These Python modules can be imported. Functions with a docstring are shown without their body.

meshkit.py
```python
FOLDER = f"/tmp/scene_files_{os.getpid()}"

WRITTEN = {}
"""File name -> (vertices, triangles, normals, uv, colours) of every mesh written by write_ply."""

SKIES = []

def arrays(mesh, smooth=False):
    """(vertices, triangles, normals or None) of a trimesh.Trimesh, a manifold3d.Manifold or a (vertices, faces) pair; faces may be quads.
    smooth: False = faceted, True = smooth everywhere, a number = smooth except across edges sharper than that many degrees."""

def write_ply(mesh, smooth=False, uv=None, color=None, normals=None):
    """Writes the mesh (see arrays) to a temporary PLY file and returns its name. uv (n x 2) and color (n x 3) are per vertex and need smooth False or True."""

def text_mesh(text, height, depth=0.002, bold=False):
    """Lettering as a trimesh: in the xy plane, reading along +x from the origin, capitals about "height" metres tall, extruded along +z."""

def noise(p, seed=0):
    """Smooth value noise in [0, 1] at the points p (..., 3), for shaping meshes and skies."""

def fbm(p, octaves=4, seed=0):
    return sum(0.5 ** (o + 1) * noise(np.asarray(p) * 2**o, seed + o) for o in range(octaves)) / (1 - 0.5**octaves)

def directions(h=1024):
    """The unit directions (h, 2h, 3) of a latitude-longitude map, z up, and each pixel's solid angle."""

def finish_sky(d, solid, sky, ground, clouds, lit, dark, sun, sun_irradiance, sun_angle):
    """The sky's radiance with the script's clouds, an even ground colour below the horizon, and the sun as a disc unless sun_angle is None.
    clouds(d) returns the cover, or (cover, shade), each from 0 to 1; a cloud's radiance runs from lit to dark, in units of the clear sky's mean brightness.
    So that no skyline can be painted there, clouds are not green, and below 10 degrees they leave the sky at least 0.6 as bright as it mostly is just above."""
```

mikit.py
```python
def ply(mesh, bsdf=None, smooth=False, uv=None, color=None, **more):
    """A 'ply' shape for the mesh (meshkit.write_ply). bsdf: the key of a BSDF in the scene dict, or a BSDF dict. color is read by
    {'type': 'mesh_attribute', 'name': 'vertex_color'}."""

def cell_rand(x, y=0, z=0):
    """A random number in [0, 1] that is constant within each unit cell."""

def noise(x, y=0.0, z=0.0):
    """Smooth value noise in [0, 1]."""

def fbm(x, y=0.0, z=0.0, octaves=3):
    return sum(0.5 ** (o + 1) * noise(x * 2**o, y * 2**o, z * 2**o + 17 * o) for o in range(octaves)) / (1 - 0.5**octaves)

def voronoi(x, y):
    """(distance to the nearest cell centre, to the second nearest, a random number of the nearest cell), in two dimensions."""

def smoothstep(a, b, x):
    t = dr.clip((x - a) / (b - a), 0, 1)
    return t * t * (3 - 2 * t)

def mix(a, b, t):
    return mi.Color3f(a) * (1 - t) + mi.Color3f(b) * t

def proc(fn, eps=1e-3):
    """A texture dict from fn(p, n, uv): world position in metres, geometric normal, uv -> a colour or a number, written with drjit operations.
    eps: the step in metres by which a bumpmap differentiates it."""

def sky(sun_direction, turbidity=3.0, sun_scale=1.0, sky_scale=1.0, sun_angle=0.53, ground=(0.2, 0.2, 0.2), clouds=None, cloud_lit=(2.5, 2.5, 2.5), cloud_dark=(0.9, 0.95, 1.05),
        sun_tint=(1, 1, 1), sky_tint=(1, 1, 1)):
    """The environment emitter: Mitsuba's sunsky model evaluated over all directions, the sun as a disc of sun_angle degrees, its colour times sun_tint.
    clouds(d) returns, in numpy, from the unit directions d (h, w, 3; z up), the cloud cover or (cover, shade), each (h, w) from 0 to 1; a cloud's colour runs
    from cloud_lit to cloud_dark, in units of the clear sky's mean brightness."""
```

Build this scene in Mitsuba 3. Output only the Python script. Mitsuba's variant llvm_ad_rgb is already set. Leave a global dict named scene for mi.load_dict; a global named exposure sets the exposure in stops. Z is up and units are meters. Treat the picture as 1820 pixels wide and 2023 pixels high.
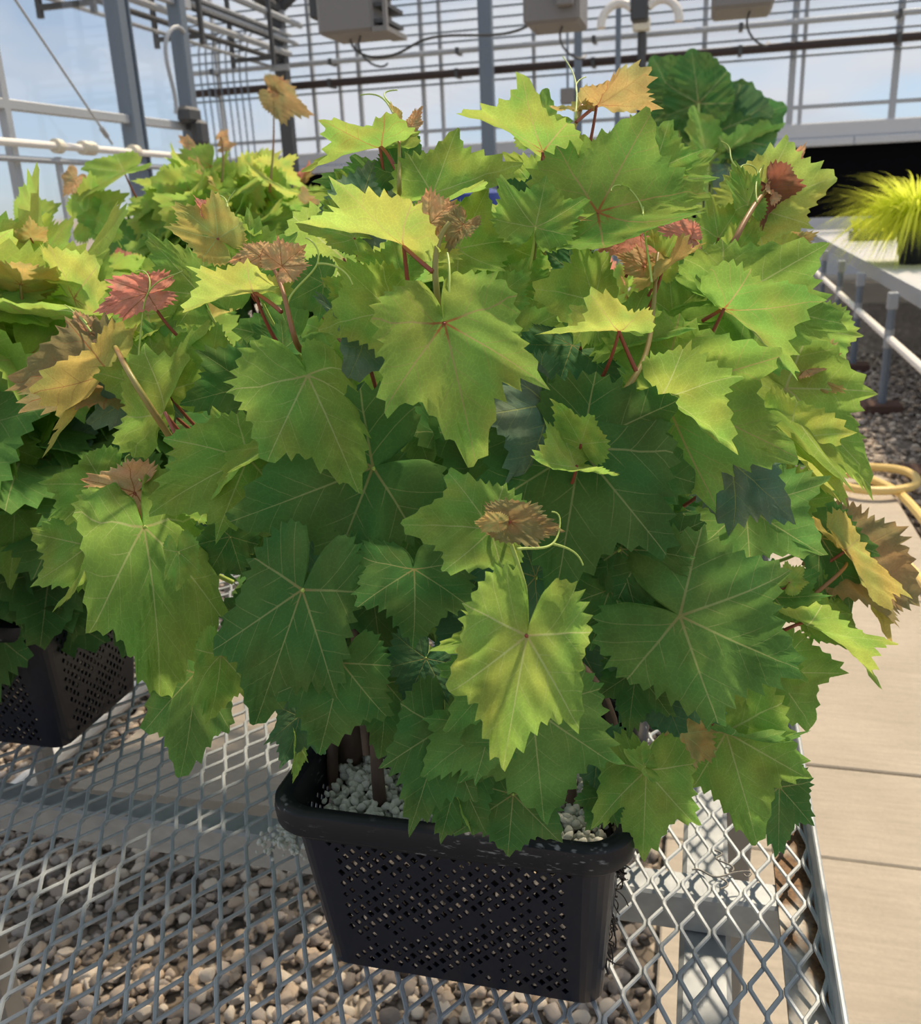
import math, random
import numpy as np, trimesh, manifold3d, drjit as dr, mitsuba as mi
from shapely.geometry import Polygon
import mikit, meshkit
from mikit import proc, noise, fbm, voronoi, smoothstep, mix, ply

T = mi.ScalarTransform4f
rng = np.random.default_rng(7)
scene, labels = {}, {}

# ---------------------------------------------------------------- camera, sky, sun, exposure
F, CX, CY, CAM_H = 1820.0, 910.0, 1011.5, 1.45
exposure = 1.56
def unit(v):
    v = np.asarray(v, float); return v / np.linalg.norm(v)
Yc = unit([1400 - CX, 378 - CY, F])                       # depth of the greenhouse, in camera axes
Zc = -unit([1150 - CX, 6400 - CY, F]); Zc = unit(Zc - Yc * (Zc @ Yc))
R = np.stack([np.cross(Yc, Zc), Yc, Zc])
CAM = np.array([0, 0, CAM_H])
fwd, up, rgt = R @ [0, 0, 1.0], R @ [0, -1.0, 0], R @ [1.0, 0, 0]
scene['camera'] = {'type': 'thinlens', 'fov': math.degrees(2 * math.atan(910 / F)), 'fov_axis': 'x', 'aperture_radius': 0.0011, 'focus_distance': 0.66, 'near_clip': 0.02, 'far_clip': 400.0,
                   'to_world': T().look_at(origin=CAM.tolist(), target=(CAM + fwd).tolist(), up=up.tolist())}
def clouds(d):
    p = d / np.maximum(d[..., 2:3] + 0.25, 0.25) * 1.6
    n = meshkit.fbm(p + 3.1, 5, 4)
    return np.clip((n - 0.26) / 0.26, 0.25, 1) * 0.95, np.clip((meshkit.fbm(p * 1.3 + 9, 3, 8) - 0.42) * 2.0, 0, 1)
SUN = unit([0.22, 0.50, 0.84])
scene['sky'] = mikit.sky(SUN, turbidity=3.2, sun_scale=1.2, sky_scale=1.0, sun_angle=4.0, ground=(0.3, 0.28, 0.25), clouds=clouds,
                         cloud_lit=(2.3, 2.36, 2.5), cloud_dark=(1.5, 1.62, 1.85), sun_tint=(1, 0.97, 0.91), sky_tint=(1.05, 1.05, 1.0))

def ray(u, v): return R @ np.array([(u - CX) / F, (v - CY) / F, 1.0])
def at(u, v, d): return CAM + ray(u, v) * d                 # the point d metres in front of the camera
def onz(u, v, z): r = ray(u, v); return CAM + r * (z - CAM_H) / r[2]
def ony(u, v, y): r = ray(u, v); return CAM + r * (y / r[1])
def onx(u, v, x): r = ray(u, v); return CAM + r * (x / r[0])

# ---------------------------------------------------------------- materials
def S(*c): return {'type': 'rgb', 'value': list(c)}
def prin(col, rough=0.5, metallic=0.0, spec=0.5, **k):
    return {'type': 'twosided', 'bsdf': {'type': 'principled', 'base_color': col if isinstance(col, dict) else S(*col), 'roughness': rough, 'metallic': metallic, 'specular': spec, **k}}
PAL = [(.095, .205, .10), (.11, .235, .07), (.165, .335, .09), (.275, .45, .10), (.365, .53, .115), (.48, .59, .14),
       (.35, .27, .13), (.76, .33, .26), (.68, .43, .24), (.50, .40, .16), (.26, .12, .085), (.17, .26, .18), (.55, .49, .15)]
def leaf_xy(uv):
    i = dr.floor((uv.x + 2.0) * 0.25); j = dr.floor((uv.y + 2.0) * 0.25)
    return uv.x - 4.0 * i, uv.y - 4.0 * j, i, j
def veins(x, y):
    th = dr.atan2(y, x); r = dr.sqrt(x * x + y * y); t = dr.abs(th)
    ax = dr.select(t < 0.43, 0.0, dr.select(t < 1.3, 0.86, 1.76))
    dt = t - ax
    a, b = r * dr.cos(dt), dr.abs(r * dr.sin(dt))
    main = 1 - smoothstep(0.35, 1.0, b / dr.maximum(0.0125 * (1.08 - a), 0.0036))
    q = (a - 1.1 * b + 0.9 * b * b) / 0.155 + dr.select(th > 0, 0.35, 0.0) + 0.1 * noise(x * 6, y * 6)
    f = dr.abs(q - dr.floor(q) - 0.5)
    sec = (1 - smoothstep(0.3, 1.0, f * 0.155 / dr.maximum(0.0075 * (1.2 - r), 0.003))) * dr.select(a - 1.1 * b + 0.9 * b * b > 0.04, 1.0, 0.0)
    sec = sec * smoothstep(0.03, 0.2, dr.minimum(dr.abs(t - 0.43), dr.abs(t - 1.3)))
    return main, sec, r, f, b
def leaf_color(p, n, uv):
    x, y, i, j = leaf_xy(uv)
    main, sec, r, f, b = veins(x, y)
    c = mi.Color3f(0.1, 0.2, 0.05)
    for k, col in enumerate(PAL):
        c = dr.select(dr.abs(i - k) < 0.5, mi.Color3f(*col), c)
    m = fbm(x * 3.5 + i * 7.3 + p.x * 9, y * 3.5 + p.y * 9, 3.0)
    c = c * (0.66 + 0.66 * m)
    c = c * mi.Color3f(1 + 0.45 * (noise(x * 5 + p.z * 13, y * 5, i) - 0.5), 1.0, 1.0)
    d1, d2, _ = voronoi(x * 26, y * 26)
    net = 1 - smoothstep(0.02, 0.16, d2 - d1)
    c = c * (1 + 0.13 * net)
    light = mi.Color3f(0.52, 0.60, 0.26); red = mi.Color3f(0.42, 0.11, 0.05)
    lum = dr.maximum(c.y, 0.08)
    redw = dr.clip(j * 0.5, 0, 1)
    vc = mix(light * dr.clip(lum * 1.3 + 0.42, 0, 1.15), red, dr.clip(redw * 0.8 + 0.75 * (1 - smoothstep(0.02, 0.2, r)) * dr.select(j > 0.5, 1.0, 0.35), 0, 0.9))
    return mix(c, vc, dr.clip(main * 0.85 + sec * 0.5, 0, 0.88))
def leaf_bump(p, n, uv):
    x, y, i, j = leaf_xy(uv)
    main, sec, r, f, b = veins(x, y)
    q = dr.abs(f - 0.0)
    return 0.0006 * (fbm(x * 14 + i, y * 14, 0.3, 2) * 2.0 + 1.6 * q - 0.5 * main)
scene['leaf_mat'] = {'type': 'principledthin', 'base_color': proc(leaf_color), 'roughness': 0.45, 'diff_trans': 1.1, 'spec_trans': 0.0, 'eta': 1.52}
scene['gloss_leaf_mat'] = {'type': 'bumpmap', 'arbitrary': proc(leaf_bump, 2e-4), 'scale': 1.0,
                           'bsdf': {'type': 'principledthin', 'base_color': proc(leaf_color), 'roughness': 0.2, 'diff_trans': 0.9, 'spec_trans': 0.0, 'eta': 1.55}}
scene['stem_mat'] = prin(proc(lambda p, n, uv: mix((.26, .25, .07), (.26, .12, .05), smoothstep(.35, .6, fbm(p.x * 14, p.y * 14, p.z * 9)))), 0.45)
scene['red_stem_mat'] = prin((.26, .065, .04), 0.4)
scene['green_stem_mat'] = prin((.38, .50, .12), 0.45)
scene['bark_mat'] = prin(proc(lambda p, n, uv: mix((.03, .02, .015), (.13, .085, .06), fbm(p.x * 120, p.y * 120, p.z * 25))), 0.8)
scene['black_mat'] = prin((.006, .0085, .018), 0.36, spec=0.45)
scene['scuffed_mat'] = prin(proc(lambda p, n, uv: mix((.006, .0075, .012), (.16, .17, .18), smoothstep(.60, .78, fbm(p.x * 160, p.y * 160, p.z * 420)) * smoothstep(.42, .6, fbm(p.x * 25, p.y * 25, p.z * 25)))), 0.42, spec=0.4)
scene['soil_mat'] = prin((.022, .016, .012), 0.95)
def galv(p, n, uv):
    return mix((.27, .305, .335), (.44, .485, .52), fbm(p.x * 60, p.y * 60, p.z * 60)) * (0.82 + 0.3 * noise(p.x * 9, p.y * 9, p.z * 9))
scene['galv_mat'] = prin(proc(galv), 0.52, 0.3, 0.35)
def rusty(p, n, uv):
    w = smoothstep(.36, .54, fbm(p.x * 30, p.y * 16, p.z * 30)); s = fbm(p.x * 300, p.y * 300, p.z * 300)
    return mix(mix((.42, .42, .40), (.56, .55, .50), s), mix((.05, .03, .02), (.26, .15, .07), s), w)
scene['rust_mat'] = prin(proc(rusty), 0.7, 0.1)
scene['steel_mat'] = prin((.36, .39, .42), 0.5, 0.3)
scene['dull_steel_mat'] = prin((.23, .22, .20), 0.65, 0.2)
scene['bluegrey_mat'] = prin((.16, .20, .25), 0.5, 0.2)
scene['frame_mat'] = prin((.40, .43, .46), 0.5, 0.2)
scene['darkmetal_mat'] = prin((.07, .075, .08), 0.55, 0.2)
scene['brown_mat'] = prin((.035, .022, .02), 0.6)
scene['pvc_mat'] = prin((.75, .73, .68), 0.4)
scene['bench_top_mat'] = prin((.40, .41, .42), 0.6)
scene['cream_mat'] = prin((.66, .62, .50), 0.5)
scene['white_wall_mat'] = prin((.55, .57, .60), 0.6)
scene['grey_box_mat'] = prin((.21, .205, .20), 0.5)
scene['pad_mat'] = prin((.004, .004, .005), 0.95, spec=0.05)
scene['glass_mat'] = {'type': 'thindielectric', 'int_ior': 1.3}
scene['hose_mat'] = prin((.72, .53, .19), 0.4)
scene['brick_mat'] = prin((.10, .055, .04), 0.85)
scene['blue_mat'] = prin((.012, .035, .22), 0.35)
scene['grass_mat'] = {'type': 'principledthin', 'base_color': S(.80, .86, .13), 'roughness': 0.45, 'diff_trans': 1.1, 'spec_trans': 0.0, 'eta': 1.4}
scene['eleph_mat'] = {'type': 'principledthin', 'base_color': proc(leaf_color), 'roughness': 0.25, 'diff_trans': 0.55, 'spec_trans': 0.0, 'eta': 1.5}
def concrete(p, n, uv):
    a = fbm(p.x * 5, p.y * 5, p.z * 5); b = fbm(p.x * 12, p.y * 130, 2.0); c = fbm(p.x * 160, p.y * 160, 1.0)
    return mix((.31, .275, .22), (.40, .36, .295), a) * (0.84 + 0.2 * b + 0.12 * c)
scene['concrete_mat'] = prin(proc(concrete), 0.85)
def gravel_far(p, n, uv):
    d1, d2, k = voronoi(p.x * 34, p.y * 34)
    c = mix(mix((.15, .125, .10), (.30, .26, .22), k), (.42, .37, .31), dr.select(k > 0.8, 1.0, 0.0))
    return c * (0.35 + 0.65 * smoothstep(0.02, 0.3, d2 - d1)) * (0.8 + 0.4 * noise(p.x * 2, p.y * 2))
scene['gravel_base_mat'] = prin(proc(gravel_far), 0.9)
STONE = [(.37, .31, .255), (.24, .205, .175), (.53, .47, .39), (.31, .28, .255), (.43, .345, .26), (.17, .15, .135)]
for k, c in enumerate(STONE):
    scene[f'stone_mat_{k}'] = prin(c, 0.8, spec=0.3)
scene['perlite_mat'] = prin((.50, .52, .47), 0.85)
scene['tan_mat'] = prin(proc(lambda p, n, uv: mix((.82, .70, .54), (.40, .28, .17), noise(p.x * 90, p.y * 90, p.z * 90))), 0.8)
scene['grime_mat'] = prin((.03, .025, .022), 0.85)

# ---------------------------------------------------------------- helpers
used = {}
def key_of(name):
    k = used.get(name, 0); used[name] = k + 1
    return name if k == 0 else f'{name}_{k:03d}'
def put(name, mesh, m, parent=None, smooth=35, **k):
    key = key_of((parent + '__' if parent else '') + name)
    scene[key] = ply(mesh, m, smooth, **k)
    return key
def put_ref(name, shape, M, parent):
    key = key_of(parent + '__' + name); scene[key] = {**shape, 'to_world': T(M)}; return key
def thing(name, label, cat, group=None):
    key = key_of(name); labels[key] = {'label': label, 'category': cat}
    if group: labels[key]['group'] = group
    return key
def struct(name, label=None):
    key = key_of(name); labels[key] = {'kind': 'structure'}
    if label: labels[key]['label'] = label
    return key
def cat(ms): return trimesh.util.concatenate(ms)
def box(x0, x1, y0, y1, z0, z1, b=0.0):
    if b > 0:
        pts = []
        for x, sx in ((x0, 1), (x1, -1)):
            for y, sy in ((y0, 1), (y1, -1)):
                for z, sz in ((z0, 1), (z1, -1)):
                    pts += [(x + sx * b, y + sy * b, z), (x + sx * b, y, z + sz * b), (x, y + sy * b, z + sz * b)]
        return trimesh.convex.convex_hull(np.array(pts))
    m = trimesh.creation.box((x1 - x0, y1 - y0, z1 - z0)); m.apply_translation([(x0 + x1) / 2, (y0 + y1) / 2, (z0 + z1) / 2]); return m
def spline(pts, n=24):
    p = np.asarray(pts, float)
    if len(p) == 2: return p[0] + (p[1] - p[0]) * np.linspace(0, 1, n)[:, None]
    from scipy.interpolate import CubicSpline
    t = np.r_[0, np.cumsum(np.linalg.norm(np.diff(p, axis=0), axis=1))]
    return CubicSpline(t, p)(np.linspace(0, t[-1], n))
def tube(pts, r, sides=8, caps=True):
    p = np.asarray(pts, float); n = len(p); r = np.broadcast_to(np.asarray(r, float), (n,))
    t = np.gradient(p, axis=0); t /= np.linalg.norm(t, axis=1, keepdims=True) + 1e-12
    a = np.cross(t[0], [0, 0, 1.0] if abs(t[0][2]) < 0.9 else [1.0, 0, 0]); a /= np.linalg.norm(a)
    ang = np.arange(sides) * 2 * np.pi / sides; V = []
    for i in range(n):
        a = a - t[i] * (a @ t[i]); a /= np.linalg.norm(a) + 1e-12
        b = np.cross(t[i], a)
        V.append(p[i] + r[i] * (np.cos(ang)[:, None] * a + np.sin(ang)[:, None] * b))
    V = np.vstack(V); Fc = []
    for i in range(n - 1):
        for j in range(sides):
            q = [i * sides + j, i * sides + (j + 1) % sides, (i + 1) * sides + (j + 1) % sides, (i + 1) * sides + j]
            Fc += [[q[0], q[1], q[2]], [q[0], q[2], q[3]]]
    if caps:
        V = np.vstack([V, p[0], p[-1]]); c0, c1 = len(V) - 2, len(V) - 1
        for j in range(sides):
            Fc += [[c0, (j + 1) % sides, j], [c1, (n - 1) * sides + j, (n - 1) * sides + (j + 1) % sides]]
    return trimesh.Trimesh(V, Fc, process=False)
def pipe(p0, p1, r, sides=10): return tube([p0, p1], r, sides)
def stone_mesh(seed, sub=1, flat=0.6):
    g = np.random.default_rng(seed); m = trimesh.creation.icosphere(subdivisions=sub, radius=1.0)
    v = m.vertices * (1 + 0.55 * (meshkit.noise(m.vertices * 1.3 + g.random(3) * 50, seed) - 0.5)[:, None])
    for _ in range(5):                                     # broken faces
        n = unit(g.normal(size=3)); d = v @ n; v = v - np.maximum(d - 0.68, 0)[:, None] * n
    v = v * np.array([1, g.uniform(.65, .9), flat * g.uniform(.8, 1.2)])
    return np.array(v), np.array(m.faces)
def scatter(base, pos, size, g, tilt=0.5):
    """Many copies of low-poly stones as one mesh: for what nobody could count."""
    V, Fc, at0 = [], [], 0
    from scipy.spatial.transform import Rotation
    which = g.integers(0, len(base), len(pos))
    for b, (bv, bf) in enumerate(base):
        idx = np.nonzero(which == b)[0]
        if not len(idx): continue
        rot = Rotation.from_euler('zxy', np.c_[g.uniform(0, 6.28, len(idx)), g.normal(0, tilt, len(idx)), g.normal(0, tilt, len(idx))]).as_matrix()
        vv = np.einsum('kij,nj->kni', rot, bv) * size[idx][:, None, None] + pos[idx][:, None, :]
        V.append(vv.reshape(-1, 3)); Fc.append((bf[None] + (np.arange(len(idx)) * len(bv))[:, None, None]).reshape(-1, 3) + at0); at0 += len(idx) * len(bv)
    return np.vstack(V), np.vstack(Fc)

# ---------------------------------------------------------------- the ground: gravel, path, pads
fl = struct('floor', 'gravel floor of mixed grey and tan stones')
put('base', box(-14, 8, -1.5, 17.6, -0.12, -0.012), 'gravel_base_mat', fl, False)
g = np.random.default_rng(11)
lo = [stone_mesh(s, 1) for s in range(20, 30)]
def gravel(n, x0, x1, y0, y1, s0, s1, keep=None):
    p = np.c_[g.uniform(x0, x1, n), g.uniform(y0, y1, n), np.zeros(n)]
    if keep is not None: p = p[keep(p)]
    s = g.uniform(s0, s1, len(p)) * 0.5; p[:, 2] = g.uniform(-0.012, 0.006, len(p)) + s * 0.2
    return p, s
offpath = lambda p: (p[:, 0] < -0.06) | (p[:, 0] > 0.95) | (p[:, 1] > 4.96)
pad_poly = lambda p: ~((p[:, 0] > -1.5) & (p[:, 0] < -0.62) & (p[:, 1] > 1.72) & (p[:, 1] < 2.35))
near_p, near_s = gravel(12500, -2.6, -0.06, 0.75, 3.4, 0.019, 0.042, pad_poly)
far_p, far_s = gravel(5000, 0.5, 2.6, 3.0, 9.0, 0.03, 0.055, offpath)
# the stones that show largest are parts of the floor, one entry each
dist = np.array([np.linalg.norm(q - CAM) for q in near_p])
pr = np.array([(R.T @ (q - CAM)) for q in near_p]); px = np.c_[CX + F * pr[:, 0] / pr[:, 2], CY + F * pr[:, 1] / pr[:, 2]]
seen = (px[:, 0] > 0) & (px[:, 0] < 1330) & (px[:, 1] < 2023) & (px[:, 1] > 1640)
order = np.argsort(np.where(seen, -near_s / dist, 9))[:300]
hi = [(stone_mesh(s, 2)) for s in range(40, 48)]
hi_shapes = [[ply(m, f'stone_mat_{k}', 40) for k in range(len(STONE))] for m in hi]
from scipy.spatial.transform import Rotation
for i in order:
    M = np.eye(4); M[:3, :3] = Rotation.from_euler('zxy', [g.uniform(0, 6.28), g.normal(0, .35), g.normal(0, .35)]).as_matrix() * near_s[i] * 1.1; M[:3, 3] = near_p[i] + [0, 0, .003]
    put_ref('stone', hi_shapes[g.integers(len(hi))][g.integers(len(STONE))], M, fl)
rest = np.setdiff1d(np.arange(len(near_p)), order)
for k in range(len(STONE)):
    sel = rest[k::len(STONE)]
    P, Z = np.vstack([near_p[sel], far_p[k::len(STONE)]]), np.r_[near_s[sel], far_s[k::len(STONE)]]
    key = put('gravel', scatter(lo, P, Z, g, .4), f'stone_mat_{k}', fl, 40); labels[key] = {'kind': 'stuff'}
path = struct('path', 'pale concrete path beside the bench')
for y0, y1 in ((-1.5, 1.838), (1.841, 2.198), (2.206, 3.31), (3.318, 4.93)):
    put('slab', box(-.035, .925, y0, y1, -.1, .03, .004), 'concrete_mat', path, False)
put('joint_bed', box(-.03, .92, -1.5, 4.92, -.1, .018), 'soil_mat', path, False)
pad = struct('concrete_pad', 'tan concrete pad on the gravel under the bench')
put('slab', trimesh.creation.extrude_polygon(Polygon([(-1.52, 1.69), (-.62, 1.74), (-.62, 2.35), (-1.49, 2.30)]), 0.07), 'concrete_mat', pad, False)
strip = struct('concrete_strip', 'concrete walkway along the far wall')
put('slab', box(-14, 8, 13.0, 17.4, -.1, .01), 'concrete_mat', strip, False)
t = thing('white_pipe', 'white plastic pipe lying on the gravel under the bench at the left', 'pipe')
put('tube', pipe((-1.70, 1.50, .035), (-1.685, 2.3, .035), .028), 'pvc_mat', t)

# ---------------------------------------------------------------- the main bench
BZ = 0.81
bench = thing('mesh_bench', 'galvanised bench with an expanded metal top under the potted vines', 'bench')
def expanded(x0, x1, y0, y1, sw, lw, z, w=.0044, th=.0022):
    """Diamond mesh: every strand runs zigzag along y, flat at the knuckles; neighbours meet."""
    V, Fc = [], []
    gg = np.random.default_rng(3)
    nx, ny = int(round((x1 - x0) / sw)), int(round((y1 - y0) / lw))
    ks = np.array([0, .05, .45, .55, .95, 1.0])            # knuckle, diagonal, knuckle, diagonal
    off = np.array([0, 0, 1, 1, 0, 0.0]) * 0.5
    tw = np.array([1.25, 1.0, 1.0, 1.25, 1.0, 1.0])
    for i in range(nx):
        for sgn in (1, -1):
            ys, xs, zs = [], [], []
            for j in range(ny):
                for k in range(5):
                    ys.append(y0 + (j + ks[k]) * lw); xs.append(x0 + i * sw + sgn * off[k] * (sw - w * .9)); zs.append(z + sgn * .0011 * (1 if k in (0, 1, 4) else -1))
            xs, ys = np.clip(xs, -1.594, .1258), np.array(ys); zs = np.array(zs) + (meshkit.noise(np.c_[xs * 5, ys * 5, xs * 0]) - .5) * .004
            n = len(xs); dx, dy = np.gradient(xs), np.gradient(ys); L = np.hypot(dx, dy); px_, py_ = dy / L * w / 2, -dx / L * w / 2
            ring = np.stack([np.c_[xs + px_, ys + py_, zs + th * .4], np.c_[xs + px_ * .5, ys + py_ * .5, zs + th], np.c_[xs - px_ * .5, ys - py_ * .5, zs + th], np.c_[xs - px_, ys - py_, zs + th * .4], np.c_[xs, ys, zs - th]], 1)
            b = len(V) * 0 + sum(len(v) for v in V); V.append(ring.reshape(-1, 3))
            a = np.arange(n - 1)[:, None] * 5 + np.arange(5); c = np.arange(n - 1)[:, None] * 5 + (np.arange(5) + 1) % 5
            Fc.append((np.stack([a, a + 5, c + 5], -1).reshape(-1, 3) + b)); Fc.append((np.stack([a, c + 5, c], -1).reshape(-1, 3) + b))
    return np.vstack(V), np.vstack(Fc)
put('mesh_top', expanded(-1.5505, .1605, .16, 4.2, .029, .057, BZ), 'galv_mat', bench, 40)
put('edge_flange', box(.126, .1305, .1, 4.25, BZ - .045, BZ + .031, .0012), 'galv_mat', bench)
put('edge_ledge', box(.092, .1265, .1, 4.25, BZ - .016, BZ - .010), 'rust_mat', bench)
put('edge_flange', box(-1.60, -1.596, .1, 4.25, BZ - .045, BZ + .031, .0012), 'galv_mat', bench)
put('edge_ledge', box(-1.596, -1.56, .1, 4.25, BZ - .016, BZ - .010), 'rust_mat', bench)
for y in (.22, .762, 1.55, 2.4, 3.3):
    put('cross_bar', box(-1.59, .104, y, y + .036, BZ - .058, BZ - .014, .003), 'galv_mat', bench)
for x in (.002, -1.50):
    put('side_rail', box(x, x + .049, .1, 4.2, BZ - .105, BZ - .060, .005), 'galv_mat', bench)
for x, y in ((.078, 1.17), (.066, .20), (-.985, .87), (-.70, 1.62), (-1.52, 1.62), (.078, 2.6), (-1.52, 2.6), (-1.52, .5)):
    put('leg', box(x - .019, x + .019, y - .019, y + .019, -.02, BZ - .06, .003), 'dull_steel_mat', bench)

# ---------------------------------------------------------------- perforated pots
def rrect(cx, cy, hx, hy, r, n=6):
    pts = []
    for sx, sy, a0 in ((1, 1, 0), (-1, 1, 90), (-1, -1, 180), (1, -1, 270)):
        for k in range(n + 1):
            a = math.radians(a0 + 90 * k / n); pts.append((cx + sx * (hx - r) + r * math.cos(a), cy + sy * (hy - r) + r * math.sin(a)))
    return np.array(pts)
def loft(rings, closed=False):
    n = len(rings[0]); V = np.vstack(rings); Fc = []; m = len(rings)
    for i in range(m if closed else m - 1):
        for j in range(n):
            a, b, c, d = i * n + j, i * n + (j + 1) % n, ((i + 1) % m) * n + (j + 1) % n, ((i + 1) % m) * n + j
            Fc += [[a, b, c], [a, c, d]]
    return trimesh.Trimesh(V, Fc, process=False)
def panel(P00, P10, P01, P11, inset, pitch=.0130, hole0=.0050, th=.0014):
    """A flat wall of the pot (corners bottom-left, bottom-right, top-left, top-right) with diamond holes."""
    P00, P10, P01, P11 = map(np.asarray, (P00, P10, P01, P11))
    W, Hh = np.linalg.norm(P11 - P01), np.linalg.norm((P01 + P11) / 2 - (P00 + P10) / 2); Wb = np.linalg.norm(P10 - P00)
    ux = unit(P11 - P01); mid = (P00 + P10) / 2; uy = unit((P01 + P11) / 2 - mid); nz = np.cross(ux, uy)
    outer = Polygon([(-Wb / 2, 0), (Wb / 2, 0), (W / 2, Hh), (-W / 2, Hh)])
    inner = outer.buffer(-inset); holes = []
    rows = int(Hh / (pitch * .5))
    for j in range(rows):
        y = .012 + j * pitch * .5
        for i in range(-40, 41):
            x = (i + .5 * (j % 2)) * pitch; hole = hole0 * (.72 + .33 * abs(math.sin(i * 12.9 + j * 78.2)))
            if abs(math.sin(i * 7.7 + j * 3.3)) > .08 + .22 * (1 - y / Hh) ** 2 and y < Hh - .006 and abs(x) < (Wb + (W - Wb) * y / Hh) / 2 - inset:
                holes.append([(x - hole * .66, y), (x, y - hole * .8), (x + hole * .66, y), (x, y + hole * .8)])
    m = trimesh.creation.extrude_polygon(Polygon(outer.exterior.coords, holes), th, engine='earcut')
    v = m.vertices; m.vertices = mid + v[:, :1] * ux + v[:, 1:2] * uy + (v[:, 2:] - th) * nz
    return m
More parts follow.
